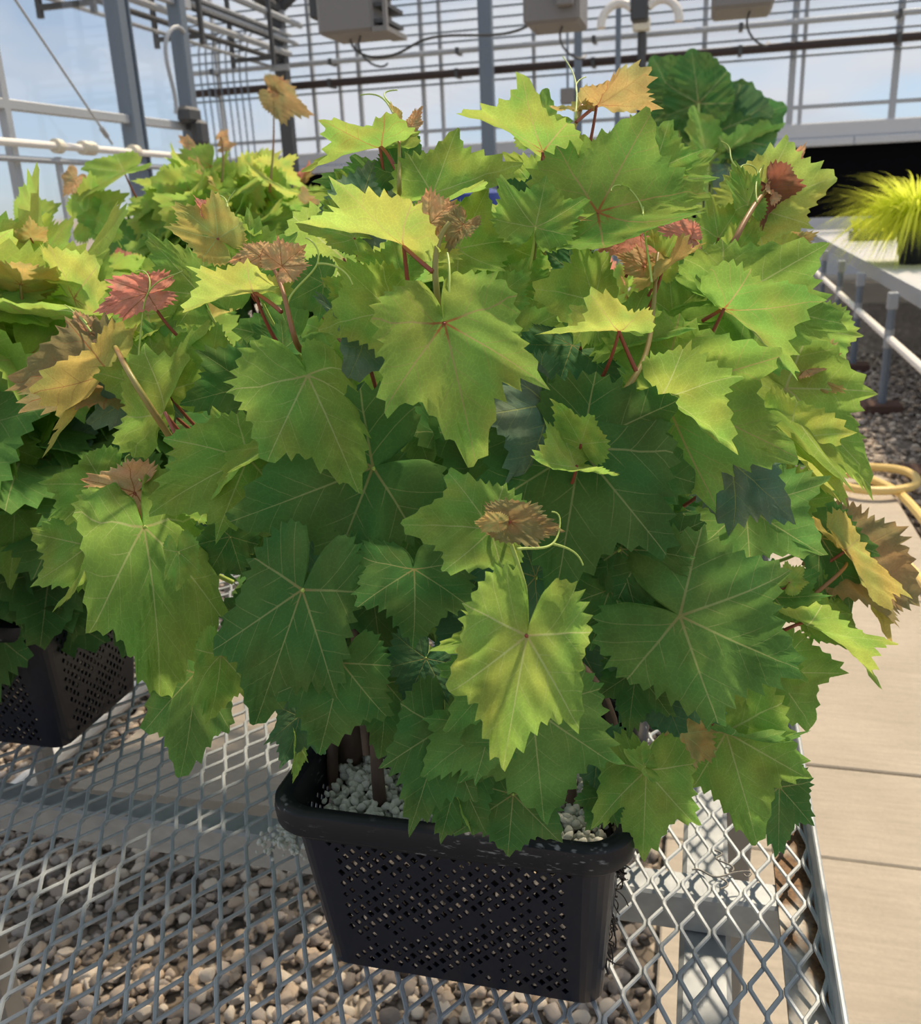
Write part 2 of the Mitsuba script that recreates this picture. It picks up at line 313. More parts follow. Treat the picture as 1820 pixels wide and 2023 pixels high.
def make_pot(cx, cy, bx, by, tx, ty, h, z0, label, stones_at, seed):
    t = thing('perforated_pot', label, 'pot')
    r0, r1 = .018, .024
    ms = []
    zt = z0 + h - .012
    for sx, sy in ((0, -1), (0, 1), (1, 0), (-1, 0)):
        if sx == 0:
            q = [(cx + s * (bx - r0), cy + sy * by, z0) for s in (-1, 1)]; q2 = [(cx + s * (tx - r1), cy + sy * ty, zt) for s in (-1, 1)]
            if sy == 1: q, q2 = q[::-1], q2[::-1]
        else:
            q = [(cx + sx * bx, cy + s * (by - r0), z0) for s in (-1, 1)]; q2 = [(cx + sx * tx, cy + s * (ty - r1), zt) for s in (-1, 1)]
            if sx == -1: q, q2 = q[::-1], q2[::-1]
        ms.append(panel(q[0], q[1], q2[0], q2[1], .010))
    n = 6                                                   # four solid rounded corner strips
    b_o, t_o = rrect(cx, cy, bx, by, r0, n), rrect(cx, cy, tx, ty, r1, n)
    b_i, t_i = rrect(cx, cy, bx - .0022, by - .0022, r0 - .002, n), rrect(cx, cy, tx - .0022, ty - .0022, r1 - .002, n)
    z = lambda p, zz: np.c_[p, np.full(len(p), zz)]
    for k in range(4):
        s = slice(k * (n + 1), (k + 1) * (n + 1))
        V = np.vstack([z(b_o[s], z0), z(t_o[s], zt), z(t_i[s], zt), z(b_i[s], z0)]); Fc = []
        for a in range(4):
            for j in range(n):
                p, q = a * (n + 1) + j, ((a + 1) % 4) * (n + 1) + j
                Fc += [[p, p + 1, q + 1], [p, q + 1, q]]
        ms.append(trimesh.Trimesh(V, Fc, process=False))
    body = cat(ms)
    ms = [loft([z(rrect(cx, cy, bx - d, by - d, r0, n), zz) for d, zz in ((.0, z0), (.003, z0 - .002), (.02, z0 - .002))])]
    bt = rrect(cx, cy, bx - .001, by - .001, r0, n); ms.append(trimesh.Trimesh(np.vstack([z(bt, z0 + .001), [[cx, cy, z0 + .001]]]), [[j, (j + 1) % len(bt), len(bt)] for j in range(len(bt))], process=False))
    put('wall', body, 'black_mat', t, False); put('base', cat(ms), 'black_mat', t, False)
    prof = [(.000, -.034), (.0018, -.024), (.006, -.022), (.010, -.024), (.0125, -.021), (.0135, -.010), (.0125, -.003), (.009, .0), (.003, .0), (-.0015, -.003), (-.0028, -.01), (-.003, -.034)]
    put('rim', loft([z(rrect(cx, cy, tx + d, ty + d, r1 + max(d, 0) * .9, 10), z0 + h + dz) for d, dz in prof], True), 'scuffed_mat', t, 40)
    g = np.random.default_rng(seed)
    soil = loft([z(rrect(cx, cy, bx - .010, by - .010, r0, n), z0 + .004), z(rrect(cx, cy, tx - .013, ty - .013, r1, n), z0 + h - .045)])
    tp = rrect(cx, cy, tx - .013, ty - .013, r1, n)
    put('soil', cat([soil, trimesh.Trimesh(np.vstack([z(tp, z0 + h - .045), [[cx, cy, z0 + h - .045]]]), [[j, (j + 1) % len(tp), len(tp)] for j in range(len(tp))], process=False)]), 'soil_mat', t, False)
    P = []                                                   # the pale chips that show through the holes
    for _ in range(stones_at):
        v_ = g.random() ** .8 * .78 + .03; sidex = g.random() < .3
        hx, hy = bx + (tx - bx) * v_ - .0044, by + (ty - by) * v_ - .0044
        zz = z0 + v_ * (h - .012)
        P.append((cx + hx, cy + g.uniform(-1, 1) * (hy - .022), zz) if sidex else (cx + g.uniform(-1, 1) * (hx - .022), cy - hy, zz))
    P = np.array(P); k = put('chips', scatter([stone_mesh(s, 1, .9) for s in range(4)], P, g.uniform(.0022, .0037, len(P)), g, 3), 'tan_mat', t, 40)
    labels[k] = {'kind': 'stuff', 'label': 'tan chips of growing medium showing through the holes'}
    n_ = 2600
    P = np.c_[cx + g.uniform(-1, 1, n_) * (tx - .014), cy + g.uniform(-1, 1, n_) * (ty - .014), z0 + h - .034 + g.uniform(-.01, .007, n_)]
    return t, P, g
POT = (-.179, .672, .120, .078, .133, .106, .185, BZ + .007)
pot1, P, g1 = make_pot(*POT, 'black perforated pot holding the big front grapevine, white perlite inside its rim', 1300, 5)
k = key_of('perlite'); scene[k] = ply(scatter([stone_mesh(s, 1, .9) for s in range(60, 66)], P, g1.uniform(.0026, .0056, len(P)), g1, 3), 'perlite_mat', 40)
labels[k] = {'label': 'white perlite grains filling the front black pot', 'category': 'perlite', 'kind': 'stuff'}
g2 = np.random.default_rng(9); sp = onz(565, 1668, BZ + .006)
P = sp + np.c_[g2.normal(0, .016, 70), g2.normal(0, .010, 70), g2.uniform(-.002, .004, 70)]
k = key_of('spilled_perlite'); scene[k] = ply(scatter([stone_mesh(s, 1, .9) for s in range(60, 66)], P, g2.uniform(.002, .0045, 70), g2, 3), 'perlite_mat', 40)
labels[k] = {'label': 'small heap of white perlite spilled on the mesh left of the front pot', 'category': 'perlite', 'kind': 'stuff'}
# dry roots at the right wall of the front pot
ms = []
for _ in range(70):
    s = g2.random(); y = .672 + g2.uniform(-.06, .04); x = -.179 + .120 + .013 * s + .001
    p0 = np.array([x, y, BZ + .02 + s * .14]); d = unit(np.array([.35, g2.normal(0, 1), g2.normal(0, 1.2)])) * g2.uniform(.006, .02)
    ms.append(tube(spline([p0, p0 + d * .5 + g2.normal(0, .002, 3), p0 + d]), g2.uniform(.0004, .0010), 4))
k = put('roots', cat(ms), 'grime_mat', pot1, True); labels[k] = {'kind': 'stuff', 'label': 'dry brown roots on the right side of the pot'}
pot2, P, gg = make_pot(-.884, .93, .124, .084, .138, .112, .19, BZ + .007, 'black perforated pot of the second grapevine at the left edge', 900, 6)
t = thing('dry_tendril', 'dry curled grey tendril lying on the bench mesh right of the front pot', 'tendril')
dz = BZ + .0065
for pts in ([(1368, 1718), (1390, 1722), (1410, 1732), (1440, 1727), (1465, 1722), (1484, 1724), (1478, 1732), (1470, 1727)], [(1412, 1680), (1424, 1690), (1415, 1695), (1436, 1706), (1446, 1722)], [(1424, 1735), (1438, 1745), (1424, 1756)]):
    put('strand', tube(spline([onz(u, v, dz) for u, v in pts], 30), .0009, 6), 'dull_steel_mat', t)

# ---------------------------------------------------------------- the far wall of the greenhouse
YB = 17.3
wb = struct('wall_back', 'far greenhouse wall with a pale sill above a black cooling pad')
put('base_wall', box(-9.7, 7, YB, YB + .2, -.05, .95), 'white_wall_mat', wb, False)
put('cooling_pad', box(-9.7, 7, YB + .04, YB + .2, .95, 2.07), 'pad_mat', wb, False)
put('sill', box(-9.7, 7, YB - .12, YB + .2, 2.07, 2.20, .02), 'white_wall_mat', wb)
put('sill', box(-9.7, 7, YB - .05, YB + .2, 2.20, 2.44, .02), 'white_wall_mat', wb)
for i in range(12): put('sill_seam', box(-9 + i * 1.25, -8.985 + i * 1.25, YB - .125, YB - .11, 2.08, 2.19), 'bluegrey_mat', wb, False)
win = struct('window_1', 'tall glazed back wall in a grey metal frame')
mull = [(-9.60, .12), (-9.0, .05), (-7.60, .05), (-7.10, .06), (-6.58, .05), (-6.20, .07), (-5.0, .07), (-4.66, .06), (-3.0, .06), (-1.13, .08), (-.16, .08), (1.24, .10), (1.40, .06), (2.80, .10), (4.3, .10), (5.8, .1), (7.0, .1)]
for x, w in mull: put('mullion', box(x - w / 2, x + w / 2, YB - .03, YB + .05, 2.44, 6.2), 'frame_mat', win, False)
for z, w in ((2.69, .06), (5.9, .08)): put('rail', box(-9.7, 7, YB - .02, YB + .05, z - w / 2, z + w / 2), 'frame_mat', win, False)
for a, b in zip(mull[:-1], mull[1:]):
    for z0, z1 in ((2.44, 2.69), (2.69, 5.9)):
        v = np.array([[a[0], YB + .02, z0], [b[0], YB + .02, z0], [b[0], YB + .02, z1], [a[0], YB + .02, z1]])
        put('pane', (v, np.array([[0, 1, 2, 3]])), 'glass_mat', win, False)
def hpipe(name, z, r, m, label, cat_, group=None, x0=-9.6, x1=6.8, y=YB - .3):
    t = thing(name, label, cat_, group); put('tube', pipe((x0, y, z), (x1, y, z), r, 8), m, t)
    for x in np.arange(-9.0, 6.8, 2.35) if r > .03 else (): put('clip', box(x - .03, x + .03, y - r - .006, y + .25, z - r - .006, z + r + .006), 'darkmetal_mat', t, False)
hpipe('brown_pipe', 3.57, .065, 'brown_mat', 'thick dark brown pipe running along the far glazed wall', 'pipe')
hpipe('rail_pipe', 3.93, .045, 'frame_mat', 'grey rail above the dark brown pipe on the far wall', 'rail', None, y=YB - .2)
for z, which in ((3.44, 'just below the thick brown pipe'), (3.74, 'between the thick brown pipe and the grey rail'), (4.09, 'first above the grey rail'), (4.25, 'second above the grey rail'), (4.41, 'third above the grey rail'), (4.57, 'fourth above the grey rail'), (4.73, 'fifth above the grey rail'), (4.89, 'topmost of its row')):
    hpipe('thin_pipe', z, .017, 'bluegrey_mat', 'thin pipe on the far wall, ' + which, 'pipe', 'thin pipes along the far wall', y=YB - .12)
t = thing('steel_post', 'thick blue-grey steel post in front of the far wall, behind the middle of the vine', 'post')
put('shaft', box(-3.79, -3.57, 16.5, 16.7, 0, 7.0, .01), 'bluegrey_mat', t); put('foot', box(-3.9, -3.46, 16.4, 16.8, 0, .05), 'bluegrey_mat', t)
t = thing('steel_post', 'thin blue-grey steel post just right of the hanging heater with a control box', 'post')
put('shaft', box(-2.19, -2.07, 16.4, 16.5, 0, 7.0, .01), 'bluegrey_mat', t); put('foot', box(-2.3, -1.96, 16.3, 16.6, 0, .05), 'bluegrey_mat', t)
t = thing('steel_post', 'dark corner post where the roof pipes meet the far wall', 'post')
put('shaft', box(-7.53, -7.31, 16.6, 16.8, 0, 6.2, .01), 'darkmetal_mat', t)
for z in np.arange(3.5, 5.8, .28): put('bracket', box(-7.60, -7.24, 16.55, 16.62, z, z + .1), 'steel_mat', t, False)
t = thing('steel_post', 'thin grey post with a bundle of cables right of the centre', 'post')
put('shaft', box(-1.53, -1.45, 16.4, 16.5, 0, 7.0, .008), 'bluegrey_mat', t)
t = thing('cable_riser', 'dark vertical cable riser with small devices near the top, right of the centre', 'cable')
put('riser', pipe((-1.13, 16.6, 2.4), (-1.13, 16.6, 6), .07), 'darkmetal_mat', t)
for z in (4.0, 4.35): put('junction_box', box(-1.27, -1.0, 16.45, 16.6, z - .1, z + .1, .02), 'cream_mat' if z < 4.1 else 'darkmetal_mat', t)
ORD = ['first', 'second', 'third', 'fourth', 'fifth', 'sixth', 'seventh', 'eighth', 'ninth', 'tenth']
# roof pipes down the left side
for i, (x, z) in enumerate([(-7.55, 3.95), (-7.4, 4.05), (-7.25, 4.15), (-7.5, 4.22), (-7.1, 4.3), (-7.35, 4.36), (-7.2, 4.44), (-7.45, 4.52), (-7.0, 4.58), (-7.3, 4.68)]):
    t = thing('roof_pipe', f'{ORD[i]} pipe from the bottom of the roof pipe bundle at the upper left', 'pipe', 'roof pipes at the upper left')
    put('tube', pipe((x, 5.5, z), (x, 16.7, z - .1), .028 + .012 * (i % 3), 8), 'darkmetal_mat' if i % 2 else 'frame_mat', t)
for i, y in enumerate((8, 10.5, 13, 15.3)):
    t = thing('pipe_hanger', f'dark hanger frame around the roof pipes, {ORD[i]} from the camera', 'bracket', 'pipe hangers under the roof')
    put('frame', cat([box(-7.7, -7.64, y, y + .06, 3.7, 5.2), box(-6.98, -6.92, y, y + .06, 3.7, 5.2), box(-7.7, -6.92, y, y + .06, 3.78, 3.84)]), 'darkmetal_mat', t, False)
t = thing('roof_truss', 'dark roof rafter crossing the upper left corner', 'rafter')
put('rafter', pipe((-7.4, 16.7, 4.75), (-7.4, 9.0, 5.7), .11), 'darkmetal_mat', t); put('rafter', pipe((-7.4, 16.7, 4.75), (-4.6, 16.7, 6.6), .09), 'darkmetal_mat', t)
for i in range(8):
    t = thing('bent_tube', f'{ORD[i]} thin tube from the left in the bent bundle before the far wall', 'tube', 'bent tubes at the left')
    x = -9.05 + i * .13
    put('tube', tube(spline([(x, 16.75, 0), (x, 16.75, 2.2), (x, 16.75, 3.3), (x, 16.75, 4.15 - i * .03), (x + .12, 16.6, 4.35 - i * .02), (x + .5, 16.2, 4.4)], 14), .014, 6), 'bluegrey_mat', t)
# gas heaters hanging from the roof
def heater(u0, u1, v, y, label, louvres, ctrl):
    t = thing('hanging_heater', label, 'heater'); a, b = ony(u0, v, y), ony(u1, v, y); z0 = a[2]
    put('housing', box(a[0], b[0], y, y + .55, z0, z0 + .75, .025), 'grey_box_mat', t)
    if louvres:
        for k in range(5): put('louvre', box(b[0], b[0] + .11, y + .04, y + .5, z0 + .06 + k * .12, z0 + .09 + k * .12), 'darkmetal_mat', t, False)
        put('side_frame', cat([box(b[0] + .09, b[0] + .12, y, y + .05, z0 + .02, z0 + .7), box(b[0] - .01, b[0] + .12, y, y + .55, z0 - .01, z0 + .03)]), 'grey_box_mat', t, False)
        put('flange', box(a[0] - .10, a[0], y + .1, y + .4, z0 + .15, z0 + .55, .01), 'darkmetal_mat', t)
    if ctrl: put('control_box', box(b[0] - .17, b[0] - .04, y - .09, y, z0 + .10, z0 + .45, .01), 'grey_box_mat', t)
    for x in (a[0] + .05, b[0] - .05): put('hanger_rod', pipe((x, y + .25, z0 + .74), (x, y + .25, 6), .012, 6), 'darkmetal_mat', t)
    c = (a[0] + b[0]) / 2
    put('cable', tube(spline([(c + .06, y + .2, z0), (c + .06, y + .2, z0 - .14), (c + .14, y + .25, z0 - .22), (c + .22, y + .4, z0 - .2)], 10), .009, 6), 'darkmetal_mat', t)
    return t
heater(628, 738, 70, 8.0, 'grey box heater with side louvres hanging at the top left of the vine', True, False)
heater(1033, 1145, 50, 8.0, 'grey box heater with a small control box hanging above the middle of the vine', False, True)
heater(1405, 1530, 20, 8.0, 'grey box heater hanging at the top edge above the broad dark leaves', False, False)
t = thing('air_sensor', 'sensor unit with white elbow hoses at the top edge right of the centre', 'sensor')
c = ony(1265, 22, 8.0)
put('case', box(c[0] - .07, c[0] + .06, 7.95, 8.1, c[2] - .07, c[2] + .14, .015), 'darkmetal_mat', t)
for s in (-1, 1): put('elbow_hose', tube(spline([c + [s * .06, 0, .02], c + [s * .2, 0, .06], c + [s * .27, -.02, 0], c + [s * .29, -.04, -.1]], 14), .032, 10), 'pvc_mat', t)
put('hanger_rod', pipe(c, c + [0, .05, 3], .01, 6), 'darkmetal_mat', t)
t = thing('switch_box', 'small grey switch box on the far wall right of the thick post', 'box')
c = ony(1121, 190, 16.3); put('case', box(c[0] - .11, c[0] + .11, 16.25, 16.4, c[2] - .12, c[2] + .12, .015), 'grey_box_mat', t); put('conduit', pipe((c[0], 16.35, c[2] + .1), (c[0], 16.35, 6), .02, 6), 'bluegrey_mat', t)
t = thing('loose_cable', 'thin dark cable looping below the hanging heaters', 'cable')
put('cable', tube(spline([ony(690, 68, 8.3), ony(700, 95, 8.35), ony(780, 108, 8.4), ony(830, 82, 8.4), ony(900, 70, 8.4), ony(1000, 66, 8.4), ony(1050, 46, 8.3)], 40), .011, 6), 'darkmetal_mat', t)

# ---------------------------------------------------------------- glazed partition on the left
XL = -3.0
wl = struct('wall_left', 'glazed partition on the left in a grey frame')
def lbar(p, q, w): return pipe(p, q, w, 4)
H1, H2, H3 = 1.94, 1.755, 2.62
ys = [2.0, 3.76, 4.75, 5.42]
for z, w in ((H1, .022), (H3, .035), (.9, .02), (.05, .04)): put('rail', box(XL - .02, XL + .02, 1.0, 5.5, z - w, z + w, .004), 'frame_mat', wl)
for y in (1.0, 2.4, 3.76): put('mullion', box(XL - .02, XL + .02, y - .022, y + .022, 0, H3, .004), 'frame_mat', wl)
for y0, y1 in ((1.0, 2.4), (2.4, 3.76), (3.76, 4.75), (4.75, 5.42)):
    for z0, z1 in ((.05, .9), (.9, H1), (H1, H3)):
        put('pane', (np.array([[XL, y0, z0], [XL, y1, z0], [XL, y1, z1], [XL, y0, z1]]), np.array([[0, 1, 2, 3]])), 'glass_mat', wl, False)
t = thing('steel_column', 'large blue-grey steel column standing at the upper left', 'column')
put('shaft', box(XL - .045, XL + .04, 4.69, 4.78, 0, 6.5, .01), 'bluegrey_mat', t); put('flange', box(XL - .055, XL + .05, 4.78, 4.795, 0, 6.5, .004), 'bluegrey_mat', t)
t = thing('steel_column', 'farther blue-grey steel column with a bent conduit and a dark motor', 'column')
put('shaft', box(XL - .04, XL + .045, 5.31, 5.39, 0, 6.0, .008), 'bluegrey_mat', t)
put('conduit', tube(spline([(XL + .03, 5.15, 2.0), (XL + .03, 5.14, 2.2), (XL + .03, 5.15, 2.38), (XL + .04, 5.19, 2.43), (XL + .045, 5.33, 2.44)], 20), .012, 8), 'frame_mat', t)
put('motor', cat([box(XL + .02, XL + .10, 5.16, 5.33, 1.95, 2.04, .02), box(XL + .045, XL + .12, 5.24, 5.36, 1.83, 1.97, .02)]), 'darkmetal_mat', t)
t = thing('vent_pipe', 'white horizontal pipe with three cream couplings across the left panes', 'pipe')
put('tube', pipe((XL + .06, 1.0, 1.80), (XL + .06, 5.3, 1.765), .017), 'pvc_mat', t); put('tube', pipe((XL + .05, 1.0, 1.735), (XL + .05, 5.3, 1.70), .014), 'frame_mat', t)
for y, L in ((3.98, .04), (4.18, .09), (4.60, .05)): put('coupling', pipe((XL + .06, y, 1.776), (XL + .06, y + L, 1.775), .033, 14), 'cream_mat', t)
for y in (4.0, 4.3): put('strap', box(XL + .03, XL + .05, y, y + .03, .9, 1.73), 'frame_mat', t, False)
t = thing('stay_cable', 'thin slanting stay cable across the left panes', 'cable')
put('cable', pipe(onx(25, -8, XL + .12), onx(222, 285, XL + .12), .006, 6), 'frame_mat', t)
put('turnbuckle', pipe(onx(200, 253, XL + .12), onx(212, 270, XL + .12), .013, 8), 'steel_mat', t)

# ---------------------------------------------------------------- the bench at the right with its plants
b2 = thing('side_bench', 'long grey bench at the right with the yellow grass on it', 'bench')
RZ = .80
def ex(y): return 1.18 + .021 * y                            # its near-side edge runs slightly askew
def slab(y0, y1, xo, w, z0, z1):
    v = np.array([[ex(y0) + xo, y0, z0], [ex(y1) + xo, y1, z0], [ex(y1) + xo + w, y1, z0], [ex(y0) + xo + w, y0, z0], [ex(y0) + xo, y0, z1], [ex(y1) + xo, y1, z1], [ex(y1) + xo + w, y1, z1], [ex(y0) + xo + w, y0, z1]])
    return trimesh.convex.convex_hull(v)
put('top', slab(4.6, 16.2, .03, 1.6, RZ - .02, RZ - .005), 'bench_top_mat', b2, False)
put('edge', slab(4.6, 16.2, 0, .03, RZ - .10, RZ + .006), 'steel_mat', b2, False); put('edge', slab(4.6, 16.2, 1.63, .03, RZ - .10, RZ + .006), 'steel_mat', b2, False)
put('edge', slab(4.6, 4.63, 0, 1.66, RZ - .10, RZ + .006), 'steel_mat', b2, False)
ly = (5.0, 6.62, 8.2, 9.6, 11.2, 12.8, 14.5)
for k_, y in enumerate(ly):
    for xo in (-.03, 1.5):
        x = 1.19 + .018 * (y - 6.6) + (xo + .03)
        put('leg', pipe((x, y, .05), (x, y, RZ - .02), .027, 10), 'bluegrey_mat', b2); put('fitting', pipe((x, y, .42), (x, y, .54), .031, 10), 'steel_mat', b2)
        put('bracket', box(x - .032, x + .032, y - .03, y + .03, RZ - .13, RZ - .02, .006), 'steel_mat', b2)
        if y < 10:
            q = thing('paving_brick', f'dark brown brick under the {ORD[k_]} {"near-side" if xo < 0 else "far-side"} leg of the side bench', 'brick', 'bricks under the side bench legs')
            put('brick', box(x - .12, x + .12, y - .1, y + .1, -.01, .05, .006), 'brick_mat', q, False)
put('brace_pipe', pipe((1.16, 4.6, .48), (1.33, 14.5, .48), .026), 'pvc_mat', b2)
# yellow grass in its pot
gp = thing('yellow_grass', 'mound of arching yellow-green grass in a black pot on the side bench', 'potted grass')
gc = onz(1806, 522, RZ + .0) + np.array([.0, .1, 0]); g = np.random.default_rng(21)
r = np.linspace(0, 1, 7)
prof = np.array([(0, 0), (.10, 0), (.14, .24), (.155, .24), (.155, .27), (.14, .27), (.13, .22), (0, .22)]); m = trimesh.creation.revolve(prof, sections=28); m.apply_translation(gc); put('pot', m, 'black_mat', gp)
V, Fc = [], []
for i in range(1500):
    a = g.uniform(0, 6.28); L = g.uniform(.55, 1.0); el = g.uniform(.9, 1.52); dirv = np.array([math.cos(a) * math.cos(el), math.sin(a) * math.cos(el), math.sin(el)])
    s = np.linspace(0, 1, 8)[:, None]; p0 = gc + np.array([math.cos(a) * .1 * g.random(), math.sin(a) * .1 * g.random(), .23])
    P = p0 + dirv * s * L + np.array([math.cos(a), math.sin(a), 0]) * s ** 2 * L * g.uniform(.15, .5) + np.array([0, 0, -1.0]) * s ** 2.2 * L * g.uniform(.4, 1.25)
    w = np.cross(dirv, [0, 0, 1.0]); w = unit(w) * .0095 * g.uniform(.7, 1.4); wd = w * (1 - s ** 2) * np.minimum(1, .5 + 3 * s)
    b = len(V) * 16; V.append(np.vstack([P - wd, P + wd]))
    for k in range(7): Fc += [[b + k, b + k + 1, b + 8 + k + 1], [b + k, b + 8 + k + 1, b + 8 + k]]
k = put('blades', (np.vstack(V), np.array(Fc)), 'grass_mat', gp, True); labels[k] = {'kind': 'stuff'}
tr = thing('seedling_tray', 'black plug tray with pale seedlings left of the yellow grass', 'tray')
c = onz(1722, 474, RZ) + np.array([0, .1, 0])
ms = [box(c[0] - .22, c[0] + .25, c[1] - .2, c[1] + .25, RZ, RZ + .012)]
for i in range(7): ms += [box(c[0] - .22 + i * .075, c[0] - .205 + i * .075, c[1] - .2, c[1] + .25, RZ, RZ + .1), box(c[0] - .22, c[0] + .25, c[1] - .2 + i * .072, c[1] - .188 + i * .072, RZ, RZ + .1)]
put('cells', cat(ms), 'black_mat', tr, False)
for i in range(6):
    for j in range(6):
        q = c + np.array([-.175 + i * .075, -.16 + j * .072, .09]); ms = []
        for k in range(5):
            a = g.uniform(0, 6.28); e = q + [math.cos(a) * .05, math.sin(a) * .05, g.uniform(.08, .2)]; ms.append(tube(spline([q, (q + e) / 2 + [0, 0, .03], e], 5), [.004, .006, .007, .005, .001], 4))
        put('seedling', cat(ms), 'grass_mat', tr, True)
t = thing('garden_hose', 'yellow hose coiled at the end of the concrete path', 'hose')
hp = [(.50, 3.9), (.515, 4.55), (.53, 4.80), (.66, 4.97), (.85, 4.99), (1.01, 4.85), (1.03, 4.62), (.90, 4.50), (.74, 4.52), (.67, 4.68), (.76, 4.82), (.90, 4.72), (.955, 4.40), (.965, 4.0), (.97, 3.4), (1.0, 2.8)]
hp = [(.90, 2.9), (.82, 3.45), (.70, 4.10), (.56, 4.52), (.53, 4.75), (.64, 4.95), (.84, 5.0), (1.01, 4.86), (1.02, 4.63), (.90, 4.52), (.74, 4.52), (.67, 4.66), (.74, 4.78), (.86, 4.74), (.95, 4.45), (.975, 4.0), (1.0, 3.3)]
hz = [.052 + (.024 if 7 <= i <= 12 else 0) for i in range(len(hp))]
put('tube', tube(spline([(x, y, z) for (x, y), z in zip(hp, hz)], 160), .021, 10), 'hose_mat', t)
t = thing('blue_drum', 'blue plastic drum far behind the vine', 'drum')
c = np.array([-1.60, 6.4, 0]); prof = np.array([(0, 0), (.30, 0), (.31, .05), (.31, .9), (.325, .93), (.325, 1.0), (.31, 1.03), (.31, 1.38), (.28, 1.5), (.12, 1.55), (0, 1.55)])
m = trimesh.creation.revolve(prof, sections=40); m.apply_translation(c); put('body', m, 'blue_mat', t)
m = trimesh.creation.revolve(np.array([(.05, 0), (.07, 0), (.07, .06), (0, .06)]), sections=20); m.apply_translation(c + [.12, -.05, 1.54]); put('cap', m, 'black_mat', t)

# ---------------------------------------------------------------- grapevine leaves
OUT_T = np.radians([0, 6, 14, 24, 34, 44, 50, 58, 70, 84, 96, 104, 116, 130, 145, 157, 166, 173, 180])
OUT_R = np.array([1.0, .90, .80, .71, .675, .73, .79, .71, .61, .575, .585, .585, .56, .55, .52, .45, .32, .15, .05])
def leaf_shape(seed, tooth=1.0, lobe=1.0, res=2, sinus=1.0):
    """Flat outline of a vine leaf in polar form; returns the angles and the smooth and toothed radii."""
    g = np.random.default_rng(seed)
    nt = 38 + int(g.integers(-4, 5)); per = 2 * res
    n = nt * per; th = -np.pi + (np.arange(n) + .5) / n * 2 * np.pi
    a = np.abs(th); base = np.interp(a, OUT_T, OUT_R)
    mean = np.interp(a, np.radians([0, 60, 150, 166, 173, 180]), [.92, .66, .52, .32, .15, .05])
    rr = mean + (base - mean) * lobe * g.uniform(1.1, 1.7)
    rr = rr * (1 + .07 * np.sin(2 * th + g.uniform(0, 6.28)) * g.random() + .05 * np.sin(th + g.uniform(0, 6.28)))
    ph = (np.arange(n) % per) / per; k = np.arange(n) // per
    tri = 1 - np.abs(ph * 2 - .95) / 1.0; tri = np.clip(tri, 0, 1) ** 1.25
    amp = (.035 + .10 * g.random(nt) ** 1.3)[k] * tooth; amp *= np.interp(a, np.radians([0, 150, 168, 180]), [1, 1, .2, 0])
    return th, rr, rr * (1 - .55 * amp + amp * 1.45 * tri)
def bend(L, phi, w):
    """Lateral arc length -> (across, up) when a half-blade folds up by phi degrees beyond w."""
    s = np.linspace(0, 1.6, 120); psi = np.radians(phi) * (1 - np.exp(-s / w)); ds = s[1] - s[0]
    y = np.r_[0, np.cumsum(np.cos(psi[:-1])) * ds]; z = np.r_[0, np.cumsum(np.sin(psi[:-1])) * ds]
    return np.interp(L, s, y), np.interp(L, s, z)
def leaf_mesh(seed, fa=10, fb=10, droop=25, col=3, red=0, w=1.0, tooth=1.0, lobe=1.0, pleat=.02, wave=.03, res=2, rings=9, fw=.25):
    g = np.random.default_rng(seed + 999)
    th, r0, r1 = leaf_shape(seed, tooth, lobe, res)
    sc = np.array([0, .07, .18, .32, .47, .62, .76, .89, 1.0]) if rings == 9 else np.linspace(0, 1, rings)
    n = len(th); X, Y, Sx = [], [], []
    for s in sc[1:]:
        r = s * (r0 + (r1 - r0) * s ** 7); X.append(r * np.cos(th)); Y.append(r * np.sin(th)); Sx.append(np.full(n, s))
    x, y, s = np.r_[0, np.ravel(X)], np.r_[0, np.ravel(Y)], np.r_[0, np.ravel(Sx)]
    tt = np.r_[0, np.tile(th, len(sc) - 1)]
    uv = np.c_[x + 4 * col, y + 4 * red]
    z = pleat * s * (np.abs(np.sin((np.abs(tt)) * 180 / 50 / 2)) - .5) + pleat * .8 * np.sin(x * 21 - np.abs(y) * 16) * s * (s < .99) + wave * s ** 3 * np.sin(tt * g.integers(3, 7) + g.uniform(0, 6.28)) + wave * .5 * (meshkit.noise(np.c_[x * 3, y * 3, x * 0 + seed % 97]) - .5)
    yw = y * w; A = yw >= 0
    ya, za = bend(np.abs(yw), fa, fw); yb, zb = bend(np.abs(yw), fb, fw)
    yy = np.where(A, ya, -yb); zz = np.where(A, za, zb) + z
    k = math.radians(droop) * np.where(x > 0, 1, .5); ang = k * x
    kk = np.where(np.abs(k) < 1e-4, 1e-4, k)
    xx = np.sin(ang) / kk; dz = -(1 - np.cos(ang)) / kk
    xx, zz = xx + zz * np.sin(ang), dz + zz * np.cos(ang)
    v = np.c_[xx, yy, zz]
    f = [[0, 1 + j, 1 + (j + 1) % n] for j in range(n - 1)]
    m = len(sc) - 1; j = np.arange(n - 1)
    for i in range(m - 1):
        a, b = 1 + i * n + j, 1 + (i + 1) * n + j
        f += np.stack([a, b, b + 1], 1).tolist() + np.stack([a, b + 1, a + 1], 1).tolist()
    tip = v[1 + (m - 1) * n + int(np.argmin(np.abs(th)))]
    return v, np.array(f), uv, tip
